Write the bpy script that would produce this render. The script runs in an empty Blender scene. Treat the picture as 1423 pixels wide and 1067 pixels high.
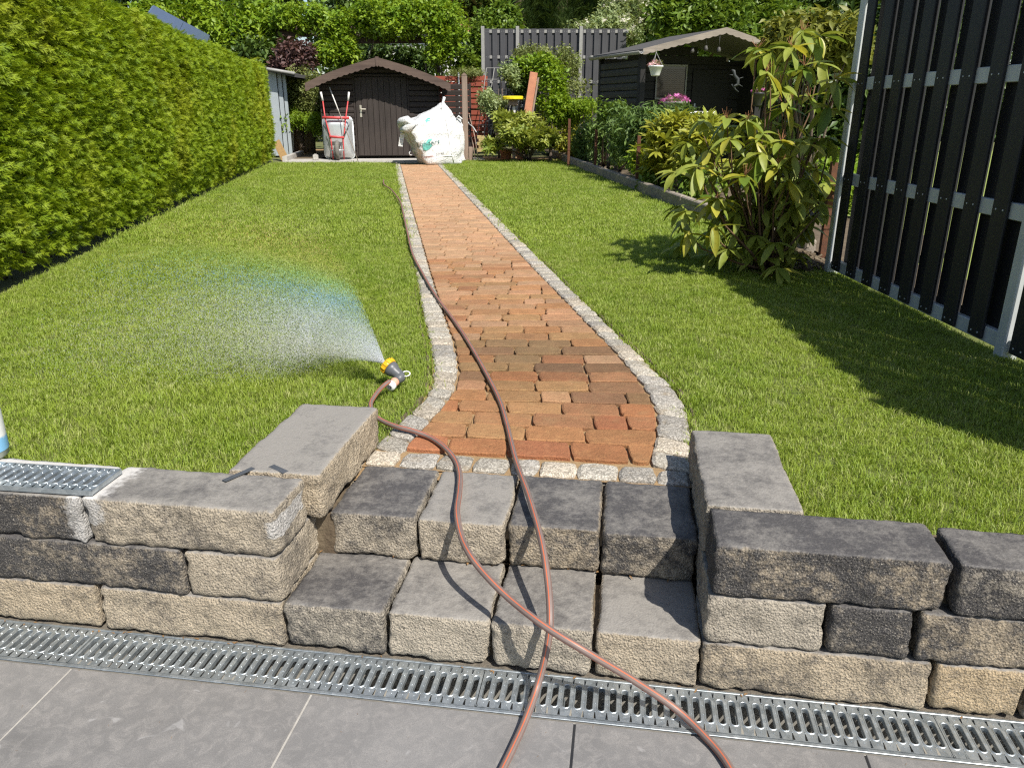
import bpy, bmesh, math, random
import numpy as np
from mathutils import Vector, Matrix, Euler, noise
from mathutils.bvhtree import BVHTree

SC = bpy.context.scene
COL = SC.collection
R = math.radians
rnd = random.Random(7)
PI = math.pi

# ------------------------------------------------------------------ camera, light, exposure
CAM_H = 1.28
PITCH = math.atan(381.5 / 1069.0)
cam_d = bpy.data.cameras.new('camera')
cam = bpy.data.objects.new('camera', cam_d)
COL.objects.link(cam)
cam.location = (0, 0, CAM_H)
cam.rotation_euler = (PI / 2 - PITCH, 0, 0)
cam_d.sensor_width = 36.0
cam_d.lens = 36.0 * 1069.0 / 1423.0
cam_d.clip_start = 0.05
cam_d.clip_end = 1500
SC.camera = cam

SUN_EL, SUN_AZ = R(50), R(147)          # azimuth clockwise from +Y (straight ahead)
SUN_DIR = Vector((math.sin(SUN_AZ) * math.cos(SUN_EL), math.cos(SUN_AZ) * math.cos(SUN_EL), math.sin(SUN_EL)))
W = bpy.data.worlds.new('World')
SC.world = W
W.use_nodes = True
wn = W.node_tree.nodes
wn.clear()
wo = wn.new('ShaderNodeOutputWorld')
wb = wn.new('ShaderNodeBackground')
sky = wn.new('ShaderNodeTexSky')
sky.sky_type = 'NISHITA'
sky.sun_disc = False
sky.sun_elevation = SUN_EL
sky.sun_rotation = SUN_AZ
wb.inputs['Strength'].default_value = 0.10
W.node_tree.links.new(sky.outputs[0], wb.inputs[0])
W.node_tree.links.new(wb.outputs[0], wo.inputs[0])
sd = bpy.data.lights.new('sun', 'SUN')
sd.energy = 5.0
sd.angle = R(0.53)
sd.color = (1.0, 0.955, 0.88)
sun = bpy.data.objects.new('sun', sd)
COL.objects.link(sun)
sun.rotation_euler = SUN_DIR.to_track_quat('Z', 'Y').to_euler()
sun.location = (3, -4, 8)
SC.view_settings.view_transform = 'Standard'
SC.view_settings.look = 'None'
SC.view_settings.gamma = 1.0
SC.view_settings.use_curve_mapping = False
SC.view_settings.exposure = 0.45
SC.render.engine = 'CYCLES'
try:
    SC.cycles.use_denoising = False
    SC.cycles.denoiser = 'OPENIMAGEDENOISE'
    SC.cycles.denoising_prefilter = 'ACCURATE'
except Exception:
    pass
SC.cycles.pixel_filter_type = 'BLACKMAN_HARRIS'
SC.cycles.filter_width = 1.25
SC.cycles.max_bounces = 6
SC.cycles.transparent_max_bounces = 8
SC.cycles.sample_clamp_indirect = 4

# ------------------------------------------------------------------ survey helpers (photo measurements -> metres)
def ray(u, v):
    x = (u - 711.5) / 1069.0
    y = (v - 533.5) / 1069.0
    return Vector((x, math.cos(PITCH) - y * math.sin(PITCH), -math.sin(PITCH) - y * math.cos(PITCH)))
def at(u, v, z):
    d = ray(u, v); t = (z - CAM_H) / d.z
    return Vector((d.x * t, d.y * t, z))
def aty(u, v, Y):
    d = ray(u, v); t = Y / d.y
    return Vector((d.x * t, Y, CAM_H + d.z * t))
A0 = Vector((-1.366, 1.722, 0)); WD = Vector((0.98959, -0.14388, 0)); WN = Vector((0.14388, 0.98959, 0))
def P(s, n, z=0.0):                      # wall-aligned frame: s along the wall, n into the garden
    p = A0 + WD * s + WN * n
    return Vector((p.x, p.y, z))
WALL_RZ = math.atan2(WD.y, WD.x)
L = 0.26                                 # level of path and lawn above the patio

# ------------------------------------------------------------------ object helpers
def thing(name, label, cat, loc=(0, 0, 0), rz=0.0, group=None):
    o = bpy.data.objects.new(name, None)
    COL.objects.link(o)
    o.location = loc; o.rotation_euler = (0, 0, rz)
    o.empty_display_size = 0.1
    tag(o, label, cat, group)
    return o
def tag(o, label=None, cat=None, group=None, kind=None):
    if label: o['label'] = label
    if cat: o['category'] = cat
    if group: o['group'] = group
    if kind: o['kind'] = kind
    return o
def basis(o):
    return Matrix.LocRotScale(o.location, o.rotation_euler.to_quaternion(), o.scale)
def world(o):
    m = basis(o)
    return m if o.parent is None else world(o.parent) @ o.matrix_parent_inverse @ m
def link(name, me, parent=None, kind=None):
    o = bpy.data.objects.new(name, me)
    COL.objects.link(o)
    if parent is not None:
        o.parent = parent
        o.matrix_parent_inverse = world(parent).inverted()
    if kind: o['kind'] = kind
    return o
def dup_tree(root, dx=(0, 0, 0), rz=0.0):
    r = root.copy(); COL.objects.link(r)
    r.location = root.location + Vector(dx); r.rotation_euler.z += rz
    for ch in list(root.children):
        c = ch.copy(); COL.objects.link(c); c.parent = r
        for g in list(ch.children):
            e = g.copy(); COL.objects.link(e); e.parent = c
    return r

class MB:
    def __init__(self):
        self.v = []; self.f = []; self.m = []
    def add(self, vs, fs, mat=0, M=None):
        b = len(self.v)
        for p in vs:
            p = Vector(p)
            self.v.append(M @ p if M is not None else p)
        for f in fs:
            self.f.append([b + i for i in f]); self.m.append(mat)
        return self
    def box(self, lo, hi, mat=0, M=None, bev=0.0):
        x0, y0, z0 = lo; x1, y1, z1 = hi
        if bev <= 0:
            vs = [(x0, y0, z0), (x1, y0, z0), (x1, y1, z0), (x0, y1, z0), (x0, y0, z1), (x1, y0, z1), (x1, y1, z1), (x0, y1, z1)]
            fs = [(3, 2, 1, 0), (4, 5, 6, 7), (0, 1, 5, 4), (1, 2, 6, 5), (2, 3, 7, 6), (3, 0, 4, 7)]
            return self.add(vs, fs, mat, M)
        b = min(bev, (x1 - x0) * .45, (y1 - y0) * .45, (z1 - z0) * .45)
        def ring(i, z):
            return [(x0 + i, y0 + b, z), (x0 + b, y0 + i, z), (x1 - b, y0 + i, z), (x1 - i, y0 + b, z),
                    (x1 - i, y1 - b, z), (x1 - b, y1 - i, z), (x0 + b, y1 - i, z), (x0 + i, y1 - b, z)]
        vs = ring(b, z0) + ring(0, z0 + b) + ring(0, z1 - b) + ring(b, z1)
        fs = [tuple(range(7, -1, -1)), tuple(range(24, 32))]
        for k in range(3):
            for i in range(8):
                j = (i + 1) % 8
                fs.append((k * 8 + i, k * 8 + j, k * 8 + 8 + j, k * 8 + 8 + i))
        return self.add(vs, fs, mat, M)
    def bar(self, p, q, w, h, mat=0, up=(0, 0, 1), bev=0.0):      # box from p to q, width w, height h
        p, q = Vector(p), Vector(q)
        d = (q - p); ln = d.length; d.normalize()
        u = Vector(up); s = d.cross(u)
        if s.length < 1e-5: s = d.cross(Vector((1, 0, 0)))
        s.normalize(); u = s.cross(d)
        M = Matrix(((s.x, d.x, u.x, p.x), (s.y, d.y, u.y, p.y), (s.z, d.z, u.z, p.z), (0, 0, 0, 1)))
        return self.box((-w / 2, 0, -h / 2), (w / 2, ln, h / 2), mat, M, bev)
    def tube(self, pts, rad, n=8, mat=0, caps=True, matf=None):
        pts = [Vector(p) for p in pts]
        if not hasattr(rad, '__len__'): rad = [rad] * len(pts)
        b = len(self.v); prev = None
        for i, p in enumerate(pts):
            t = (pts[min(i + 1, len(pts) - 1)] - pts[max(i - 1, 0)]).normalized()
            if prev is None:
                a = t.cross(Vector((0, 0, 1)))
                if a.length < 1e-3: a = t.cross(Vector((1, 0, 0)))
            else:
                a = prev - t * prev.dot(t)
            a.normalize(); prev = a; c = t.cross(a)
            for k in range(n):
                th = 2 * PI * k / n
                self.v.append(p + (a * math.cos(th) + c * math.sin(th)) * rad[i])
        for i in range(len(pts) - 1):
            for k in range(n):
                j = (k + 1) % n
                self.f.append([b + i * n + k, b + i * n + j, b + (i + 1) * n + j, b + (i + 1) * n + k])
                self.m.append(matf(k) if matf else mat)
        if caps:
            self.f.append([b + k for k in range(n - 1, -1, -1)]); self.m.append(mat)
            e = b + (len(pts) - 1) * n
            self.f.append([e + k for k in range(n)]); self.m.append(mat)
        return self
    def lathe(self, prof, M=None, n=24, mat=0, matf=None):       # prof: list of (r, z)
        b = len(self.v)
        for r_, z in prof:
            for k in range(n):
                th = 2 * PI * k / n
                p = Vector((r_ * math.cos(th), r_ * math.sin(th), z))
                self.v.append(M @ p if M is not None else p)
        for i in range(len(prof) - 1):
            for k in range(n):
                j = (k + 1) % n
                self.f.append([b + i * n + k, b + i * n + j, b + (i + 1) * n + j, b + (i + 1) * n + k])
                self.m.append(matf(i) if matf else mat)
        return self
    def prism(self, poly, y0, y1, mat=0, M=None):                # poly in (x, z), extruded along y
        n = len(poly)
        vs = [(x, y0, z) for x, z in poly] + [(x, y1, z) for x, z in poly]
        fs = [tuple(range(n)), tuple(range(2 * n - 1, n - 1, -1))]
        for i in range(n):
            j = (i + 1) % n
            fs.append((i, i + n, j + n, j))
        return self.add(vs, fs, mat, M)
    def mesh(self, name, mats, smooth=False):
        me = bpy.data.meshes.new(name)
        me.from_pydata([tuple(p) for p in self.v], [], self.f)
        for m in (mats if isinstance(mats, (list, tuple)) else [mats]): me.materials.append(m)
        if any(self.m): me.polygons.foreach_set('material_index', self.m)
        if smooth: me.polygons.foreach_set('use_smooth', [True] * len(me.polygons))
        me.update()
        return me
    def build(self, name, mats, parent=None, smooth=False, kind=None):
        return link(name, self.mesh(name, mats, smooth), parent, kind)

def col_attr(me, col):                    # one colour for a whole mesh, read by the material as "tint"
    at_ = me.color_attributes.new('tint', 'FLOAT_COLOR', 'POINT')
    at_.data.foreach_set('color', list(col) * len(me.vertices))

# ------------------------------------------------------------------ materials
class NT:
    def __init__(self, name):
        self.m = bpy.data.materials.new(name)
        self.m.use_nodes = True
        self.t = self.m.node_tree
        self.n = self.t.nodes; self.n.clear()
        self.out = self.n.new('ShaderNodeOutputMaterial')
        self._pos = None
    def new(self, ty, **kw):
        nd = self.n.new(ty)
        for k, v in kw.items(): setattr(nd, k, v)
        return nd
    def set(self, sock, val):
        if isinstance(val, bpy.types.NodeSocket): self.t.links.new(val, sock)
        elif isinstance(val, (tuple, list)) and len(val) == 3 and sock.type == 'RGBA': sock.default_value = (*val, 1)
        else: sock.default_value = val
    def pos(self):
        if self._pos is None: self._pos = self.new('ShaderNodeNewGeometry').outputs['Position']
        return self._pos
    def obj(self):
        return self.new('ShaderNodeTexCoord').outputs['Object']
    def noise(self, scale, detail=4, rough=0.6, vec=None, dist=0.0):
        nd = self.new('ShaderNodeTexNoise')
        self.set(nd.inputs['Vector'], vec if vec is not None else self.pos())
        nd.inputs['Scale'].default_value = scale; nd.inputs['Detail'].default_value = detail
        nd.inputs['Roughness'].default_value = rough; nd.inputs['Distortion'].default_value = dist
        return nd.outputs['Fac']
    def stretch(self, vec, s):
        nd = self.new('ShaderNodeMapping'); self.set(nd.inputs['Vector'], vec); nd.inputs['Scale'].default_value = s
        return nd.outputs[0]
    def voro(self, scale, vec=None, feature='F1', out='Distance'):
        nd = self.new('ShaderNodeTexVoronoi', feature=feature)
        self.set(nd.inputs['Vector'], vec if vec is not None else self.pos())
        nd.inputs['Scale'].default_value = scale
        return nd.outputs[out]
    def math(self, op, a, b=0.5, c=0.0, clamp=False):
        nd = self.new('ShaderNodeMath', operation=op, use_clamp=clamp)
        self.set(nd.inputs[0], a); self.set(nd.inputs[1], b)
        if len(nd.inputs) > 2: self.set(nd.inputs[2], c)
        return nd.outputs[0]
    def ramp(self, fac, lo, hi, a=0.0, b=1.0):
        nd = self.new('ShaderNodeMapRange'); nd.clamp = True
        self.set(nd.inputs[0], fac)
        nd.inputs[1].default_value = lo; nd.inputs[2].default_value = hi
        nd.inputs[3].default_value = a; nd.inputs[4].default_value = b
        return nd.outputs[0]
    def mix(self, fac, a, b, mode='MIX'):
        nd = self.new('ShaderNodeMix', data_type='RGBA', blend_type=mode)
        nd.clamp_factor = True
        self.set(nd.inputs[0], fac); self.set(nd.inputs[6], a); self.set(nd.inputs[7], b)
        return nd.outputs[2]
    def attr(self, name, out='Color'):
        nd = self.new('ShaderNodeAttribute'); nd.attribute_name = name
        return nd.outputs[out]
    def sep(self, col):
        nd = self.new('ShaderNodeSeparateColor'); self.set(nd.inputs[0], col)
        return nd.outputs
    def bump(self, h, strength=0.5, dist=0.01, nrm=None):
        nd = self.new('ShaderNodeBump'); self.set(nd.inputs['Height'], h)
        nd.inputs['Strength'].default_value = strength; nd.inputs['Distance'].default_value = dist
        if nrm is not None: self.t.links.new(nrm, nd.inputs['Normal'])
        return nd.outputs[0]
    def bsdf(self, color, rough=0.7, metal=0.0, nrm=None, spec=0.5, **kw):
        b = self.new('ShaderNodeBsdfPrincipled')
        self.set(b.inputs['Base Color'], color); self.set(b.inputs['Roughness'], rough)
        self.set(b.inputs['Metallic'], metal)
        b.inputs['Specular IOR Level'].default_value = spec
        if nrm is not None: self.t.links.new(nrm, b.inputs['Normal'])
        for k, v in kw.items(): self.set(b.inputs[k.replace('_', ' ')], v)
        return b.outputs[0]
    def done(self, sh):
        self.t.links.new(sh, self.out.inputs['Surface'])
        return self.m

def m_simple(name, c1, c2=None, rough=0.6, metal=0.0, scale=20, bump=0.0, spec=0.4, detail=4):
    t = NT(name)
    c2 = c2 or tuple(x * 0.75 for x in c1)
    f = t.noise(scale, detail)
    col = t.mix(t.ramp(f, .3, .7), c1, c2)
    nr = t.bump(t.noise(scale * 3, 4), bump, 0.01) if bump else None
    return t.done(t.bsdf(col, rough, metal, nr, spec))

def m_wood(name, c1, c2, axis=2, rough=0.6, scale=30, bump=0.3):
    t = NT(name)
    s = [1, 1, 1]; s[axis] = 0.06
    v = t.stretch(t.obj(), s)
    f = t.noise(scale, 5, .65, v)
    col = t.mix(t.ramp(f, .3, .7), c1, c2)
    col = t.mix(t.ramp(t.noise(1.7, 3), .35, .75, 0, .35), col, tuple(x * 1.5 for x in c2))
    return t.done(t.bsdf(col, rough, 0, t.bump(f, bump, .004), .35))

def m_leaf(name, c1, c2, c3=None, rough=0.45, trans=0.35, spec=0.4, patch=1.2):
    t = NT(name)
    rn = t.new('ShaderNodeObjectInfo').outputs['Random']
    c1 = tuple(x * 1.35 for x in c1); c2 = tuple(x * 1.35 for x in c2)
    c3 = tuple(x * 1.3 for x in c3) if c3 else None
    col = t.mix(rn, c1, c2)
    if c3: col = t.mix(t.ramp(t.noise(patch, 3), .5, .72, 0, .8), col, c3)
    col = t.mix(t.ramp(t.noise(40, 2), .3, .7, 0, .35), col, tuple(x * .55 for x in c1))
    p = t.bsdf(col, rough, 0, None, spec)
    tr = t.new('ShaderNodeBsdfTranslucent')
    t.set(tr.inputs[0], t.mix(.45, col, (c2[0] * 1.5, c2[1] * 1.4, c2[2] * .5)))
    mx = t.new('ShaderNodeMixShader'); mx.inputs[0].default_value = trans
    t.t.links.new(p, mx.inputs[1]); t.t.links.new(tr.outputs[0], mx.inputs[2])
    return t.done(mx.outputs[0])

def m_stone(name):
    t = NT(name)
    o = t.sep(t.new('ShaderNodeObjectInfo').outputs['Color'])
    big = t.noise(8, 5, .65)
    fine = t.noise(240, 3, .7)
    med = t.noise(48, 5, .75)
    mask = t.ramp(t.math('ADD', t.attr('topness', 'Fac'), t.math('MULTIPLY', t.math('SUBTRACT', t.noise(75, 4, .7), .5), .9)), .55, .85)
    dark = t.mix(fine, (.040, .038, .039), (.100, .094, .091))
    beige = t.mix(o[2], t.mix(fine, (.33, .285, .22), (.66, .585, .47)), t.mix(fine, (.36, .27, .155), (.72, .56, .36)))
    tbeige = t.mix(fine, (.195, .18, .158), (.31, .29, .262))
    def blend(bias, ka, kb, d, b):
        f = t.math('ADD', bias, t.math('MULTIPLY', t.math('SUBTRACT', big, .5), ka))
        f = t.math('ADD', f, t.math('MULTIPLY', t.math('SUBTRACT', med, .47), kb))
        return t.mix(t.math('MULTIPLY', f, 1.0, clamp=True), d, b)
    side = blend(o[0], 2.6, 2.8, dark, beige)
    top = blend(o[1], 1.9, 1.9, dark, tbeige)
    top = t.mix(t.ramp(t.noise(26, 6, .75, t.stretch(t.pos(), (1, 2.2, 1)), 1.2), .56, .72, 0, .4), top, (.27, .26, .245))
    g = t.noise(520, 2, .5)
    side = t.mix(t.ramp(g, .58, .68, 0, .7), side, (.74, .67, .55))
    side = t.mix(t.ramp(t.noise(260, 3, .6), .57, .68, 0, .8), side, (.035, .032, .03))
    top = t.mix(t.ramp(g, .64, .72, 0, .4), top, (.42, .39, .34))
    col = t.mix(mask, side, top)
    st = t.attr('stain', 'Fac')
    stn = t.math('ADD', st, t.math('MULTIPLY', t.math('SUBTRACT', t.noise(38, 4, .7), .5), 1.0))
    col = t.mix(t.ramp(stn, .55, .8, 0, .85), col, (.56, .54, .51))
    h = t.math('ADD', t.math('ADD', t.noise(62, 6, .78), t.math('MULTIPLY', t.voro(170), .55)), t.math('MULTIPLY', fine, .5))
    nd = t.new('ShaderNodeBump'); t.set(nd.inputs['Height'], h); t.set(nd.inputs['Strength'], t.ramp(mask, 0, 1, 1.0, .22)); nd.inputs['Distance'].default_value = .014
    return t.done(t.bsdf(col, t.ramp(mask, 0, 1, .88, .6), 0, nd.outputs[0], .3))

M_STONE = m_stone('split_stone')

def m_brick():
    t = NT('brick')
    tint = t.attr('tint')
    big = t.noise(14, 4, .6); fine = t.noise(160, 4, .7)
    col = t.mix(t.ramp(big, .35, .70, 0, .8), tint, t.mix(1.0, tint, (.58, .64, .62), 'MULTIPLY'))
    col = t.mix(t.ramp(t.noise(30, 5, .7), .52, .70, 0, .6), col, t.mix(1.0, tint, (1.25, 1.55, 1.5), 'MULTIPLY'))
    col = t.mix(t.ramp(fine, .3, .75, 0, .55), col, t.mix(1.0, tint, (1.5, 1.6, 1.5), 'MULTIPLY'))
    col = t.mix(t.ramp(t.noise(5, 5, .7), .55, .75, 0, .55), col, (.30, .20, .10))      # sandy dust
    col = t.mix(t.ramp(t.noise(260, 3, .6), .58, .68, 0, .65), col, (.07, .045, .03))
    nr = t.bump(t.math('ADD', fine, t.noise(45, 5, .7)), .85, .006)
    return t.done(t.bsdf(col, .85, 0, nr, .25))
M_BRICK = m_brick()

def m_granite():
    t = NT('granite')
    tint = t.attr('tint')
    a = t.noise(330, 2, .5); b = t.voro(240, out='Color')
    sp = t.sep(b)
    col = t.mix(t.ramp(sp[0], .2, .9), t.mix(1.0, tint, (.62, .60, .56), 'MULTIPLY'), t.mix(1.0, tint, (1.35, 1.33, 1.28), 'MULTIPLY'))
    col = t.mix(t.ramp(a, .60, .70, 0, .8), col, (.07, .065, .06))
    col = t.mix(t.ramp(t.noise(22, 4), .55, .75, 0, .5), col, (.33, .25, .15))
    nr = t.bump(t.math('ADD', t.noise(60, 5, .7), t.math('MULTIPLY', sp[1], .3)), .8, .008)
    return t.done(t.bsdf(col, .8, 0, nr, .3))
M_GRANITE = m_granite()

def m_tile():
    t = NT('patio_tile')
    tint = t.new('ShaderNodeObjectInfo').outputs['Random']
    big = t.noise(3.2, 6, .65, None, .6); med = t.noise(28, 6, .7, None, 1.0); fine = t.noise(400, 2)
    col = t.mix(t.ramp(big, .3, .7), (.15, .145, .14), (.24, .23, .22))
    col = t.mix(t.ramp(med, .45, .70, 0, .75), col, (.32, .30, .28))
    col = t.mix(t.ramp(fine, .35, .65, 0, .55), col, (.12, .115, .11))
    col = t.mix(t.ramp(tint, 0, 1, 0, .15), col, (.30, .29, .28))
    col = t.mix(t.ramp(t.noise(11, 3, .5, None, 2.0), .68, .74, 0, .35), col, (.42, .41, .40))
    nr = t.bump(t.math('ADD', med, fine), .12, .002)
    return t.done(t.bsdf(col, t.ramp(big, .3, .7, .42, .6), 0, nr, .5))
M_TILE = m_tile()

def m_zinc():
    t = NT('galvanised_steel')
    sp = t.sep(t.voro(70, t.stretch(t.pos(), (1, 1, 1)), 'F1', 'Color'))
    col = t.mix(t.ramp(sp[0], 0, 1), (.36, .40, .42), (.52, .56, .575))
    col = t.mix(t.ramp(t.noise(14, 5, .7), .5, .75, 0, .55), col, (.24, .275, .295))
    ro = t.ramp(t.noise(30, 3), .3, .7, .36, .55)
    return t.done(t.bsdf(col, ro, .8, t.bump(t.noise(90, 3), .08, .002), .5))
M_ZINC = m_zinc()

def m_grass():
    t = NT('grass_blade')
    rn = t.new('ShaderNodeObjectInfo').outputs['Random']
    big = t.noise(.9, 4, .6); med = t.noise(5.5, 4, .65)
    col = t.mix(t.ramp(big, .3, .7), (.222, .328, .033), (.305, .393, .045))
    col = t.mix(t.ramp(med, .4, .75, 0, .8), col, (.36, .435, .072))
    col = t.mix(t.ramp(rn, .72, 1.0, 0, .75), col, (.48, .48, .20))
    col = t.mix(t.ramp(rn, .0, .3, .5, 0), col, (.13, .235, .025))
    col = t.mix(t.ramp(t.noise(13, 3), .66, .78, 0, .6), col, (.40, .33, .11))
    p = t.bsdf(col, .5, 0, None, .35)
    tr = t.new('ShaderNodeBsdfTranslucent')
    t.set(tr.inputs[0], t.mix(.5, col, (.38, .46, .03)))
    mx = t.new('ShaderNodeMixShader'); mx.inputs[0].default_value = .40
    t.t.links.new(p, mx.inputs[1]); t.t.links.new(tr.outputs[0], mx.inputs[2])
    return t.done(mx.outputs[0])
M_GRASS = m_grass()
M_TURF = m_simple('turf_soil', (.085, .115, .022), (.14, .15, .04), .95, scale=30, bump=.5)
M_SOIL = m_simple('garden_soil', (.085, .060, .038), (.16, .125, .08), .95, scale=14, bump=.8)
M_FARGROUND = m_simple('far_ground', (.085, .11, .03), (.16, .15, .06), .95, scale=2.5, bump=.5)
M_SAND = m_simple('jointing_sand', (.36, .24, .12), (.25, .165, .085), .95, scale=60, bump=.5)
M_JOINT = m_simple('tile_joint', (.42, .40, .36), (.32, .30, .27), .9, scale=40)
M_CONC = m_simple('concrete', (.48, .46, .42), (.36, .34, .31), .9, scale=18, bump=.3)
M_KERB = m_simple('kerb_concrete', (.34, .29, .23), (.20, .17, .135), .9, scale=14, bump=.6)
M_CHANNEL = m_simple('channel_polymer', (.33, .31, .27), (.21, .2, .18), .85, scale=30)
M_BLACK = m_simple('black_plastic', (.02, .02, .022), (.03, .03, .03), .45, scale=40)
M_ANTH = m_wood('anthracite_slat', (.013, .013, .015), (.020, .020, .022), 2, .55, 60, .15)
M_GREYSLAT = m_wood('grey_slat', (.042, .042, .046), (.062, .061, .065), 2, .6, 40, .15)
M_ALU = m_simple('aluminium', (.54, .56, .55), (.45, .47, .46), .5, .1, 6)
M_SHEDWOOD = m_wood('dark_brown_board', (.022, .016, .014), (.042, .032, .027), 0, .7, 26, .4)
M_DOORWOOD = m_wood('dark_brown_door_board', (.025, .019, .016), (.046, .036, .031), 2, .7, 26, .4)
M_FASCIA = m_wood('weathered_fascia', (.062, .041, .033), (.115, .08, .062), 0, .8, 20, .5)
M_FASCIA2 = m_wood('sunbleached_fascia', (.13, .11, .09), (.27, .23, .19), 0, .8, 20, .5)
M_FELT = m_simple('roofing_felt', (.055, .052, .05), (.10, .094, .088), .95, scale=60, bump=.4)
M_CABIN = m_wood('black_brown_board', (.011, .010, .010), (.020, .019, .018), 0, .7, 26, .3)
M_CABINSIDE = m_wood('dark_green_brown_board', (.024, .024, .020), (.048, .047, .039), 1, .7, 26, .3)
M_REDWOOD = m_wood('red_slat', (.30, .070, .035), (.20, .048, .03), 0, .75, 22, .4)
M_GREYPOST = m_wood('weathered_post', (.17, .12, .09), (.27, .20, .155), 2, .85, 25, .5)
M_RUST = m_simple('rusty_iron', (.16, .065, .03), (.075, .035, .022), .9, scale=60, bump=.4)
M_WHITEPL = m_simple('white_plastic', (.80, .80, .78), (.74, .74, .72), .4, scale=8)
M_WHITEPAINT = m_simple('white_paint', (.74, .72, .68), (.62, .6, .56), .6, scale=20)
M_GREYPL = m_simple('grey_plastic', (.30, .29, .27), (.24, .235, .22), .5, scale=14)
M_TERRA = m_simple('terracotta', (.50, .22, .12), (.40, .17, .10), .85, scale=12, bump=.3)
M_YELLOW = m_simple('yellow_plastic', (.82, .66, .02), (.72, .56, .02), .4, scale=10)
M_PINK = m_simple('pink_petal', (.72, .22, .50), (.60, .14, .40), .6, scale=60)
M_LPINK = m_simple('pale_pink_petal', (.78, .40, .48), (.72, .50, .42), .6, scale=60)
M_WHITEFL = m_simple('white_petal', (.72, .68, .55), (.60, .55, .42), .6, scale=60)
M_REDPAINT = m_simple('red_paint', (.62, .07, .07), (.48, .06, .06), .45, scale=12)
M_TYRE = m_simple('grey_tyre', (.20, .185, .16), (.12, .11, .10), .85, scale=30)
M_ZINCTRAY = m_simple('zinc_tray', (.66, .68, .68), (.56, .58, .59), .42, .6, 9)
M_BARK = m_simple('bark', (.10, .075, .055), (.17, .13, .10), .95, scale=30, bump=.8)
M_TWIG = m_simple('brown_twig', (.17, .10, .055), (.10, .06, .035), .9, scale=50)
M_STALK = m_simple('dry_flower_stalk', (.30, .14, .06), (.22, .10, .05), .85, scale=50)
M_GLASS = None

# ------------------------------------------------------------------ geometry-node scatter (for what nobody can count)
def proto_set(name, meshes):
    c = bpy.data.collections.new(name)
    for i, me in enumerate(meshes):
        o = bpy.data.objects.new('%s_%02d' % (name, i), me)
        c.objects.link(o)
    return c
def scatter_group(coll):
    ng = bpy.data.node_groups.new('scatter_' + coll.name, 'GeometryNodeTree')
    ng.interface.new_socket('Geometry', in_out='INPUT', socket_type='NodeSocketGeometry')
    ng.interface.new_socket('Geometry', in_out='OUTPUT', socket_type='NodeSocketGeometry')
    n = ng.nodes; gi = n.new('NodeGroupInput'); go = n.new('NodeGroupOutput')
    ci = n.new('GeometryNodeCollectionInfo'); ci.inputs['Collection'].default_value = coll
    ci.inputs['Separate Children'].default_value = True; ci.inputs['Reset Children'].default_value = True
    ip = n.new('GeometryNodeInstanceOnPoints'); ip.inputs['Pick Instance'].default_value = True
    def na(nm, ty):
        a = n.new('GeometryNodeInputNamedAttribute'); a.data_type = ty; a.inputs['Name'].default_value = nm
        return a.outputs['Attribute']
    l = ng.links
    l.new(gi.outputs[0], ip.inputs['Points']); l.new(ci.outputs[0], ip.inputs['Instance'])
    l.new(na('idx', 'INT'), ip.inputs['Instance Index'])
    l.new(na('rot', 'FLOAT_VECTOR'), ip.inputs['Rotation'])
    l.new(na('scl', 'FLOAT_VECTOR'), ip.inputs['Scale'])
    l.new(ip.outputs[0], go.inputs[0])
    return ng
_groups = {}
def scatter(name, coll, pts, rots, scls, parent=None, kind='stuff'):
    me = bpy.data.meshes.new(name)
    n = len(pts)
    me.vertices.add(n)
    me.vertices.foreach_set('co', np.asarray(pts, dtype=np.float32).ravel())
    a = me.attributes.new('rot', 'FLOAT_VECTOR', 'POINT'); a.data.foreach_set('vector', np.asarray(rots, dtype=np.float32).ravel())
    s = np.asarray(scls, dtype=np.float32)
    if s.ndim == 1: s = np.repeat(s[:, None], 3, 1)
    a = me.attributes.new('scl', 'FLOAT_VECTOR', 'POINT'); a.data.foreach_set('vector', s.ravel())
    a = me.attributes.new('idx', 'INT', 'POINT')
    a.data.foreach_set('value', np.random.RandomState(n).randint(0, len(coll.objects), n).astype(np.int32))
    o = link(name, me, parent, kind)
    md = o.modifiers.new('scatter', 'NODES')
    if coll.name not in _groups: _groups[coll.name] = scatter_group(coll)
    md.node_group = _groups[coll.name]
    return o

# ------------------------------------------------------------------ leaves
def add_leaf(mb, M, ln, w, fold=.25, droop=.25, segs=3, mat=0):
    vs = []; fs = []
    for i in range(segs + 1):
        t = i / segs
        ww = w * .5 * max(math.sin(PI * min(1, (t * .92 + .06))) ** .8, .04)
        y = ln * t; z = -droop * ln * t * t
        vs += [(-ww, y, z + fold * ww), (0, y, z), (ww, y, z + fold * ww)]
    for i in range(segs):
        a = i * 3
        fs += [(a, a + 1, a + 4, a + 3), (a + 1, a + 2, a + 5, a + 4)]
    mb.add(vs, fs, mat, M)
def rot_m(loc, e):
    return Matrix.Translation(loc) @ Euler(e).to_matrix().to_4x4()
def clump_mesh(name, mat, n, r, ln, w, rg, segs=2, up=.0, twig=None):
    mb = MB()
    for _ in range(n):
        d = Vector((rg.gauss(0, 1), rg.gauss(0, 1), rg.gauss(0, 1))).normalized() * (r * rg.random() ** .5)
        sc = rg.uniform(.7, 1.2)
        add_leaf(mb, rot_m(d, (rg.uniform(-.9, .7) + up, rg.uniform(-.6, .6), rg.uniform(0, 2 * PI))), ln * sc, w * sc, .25, rg.uniform(0, .5), segs)
    return mb.mesh(name, [mat], True)
def leaf_set(name, mat, n=26, r=.16, ln=.09, w=.045, k=4, segs=2, up=0.0, seed=1):
    rg = random.Random(seed)
    return proto_set(name, [clump_mesh(name, mat, n, r, ln, w, rg, segs, up) for _ in range(k)])
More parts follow.
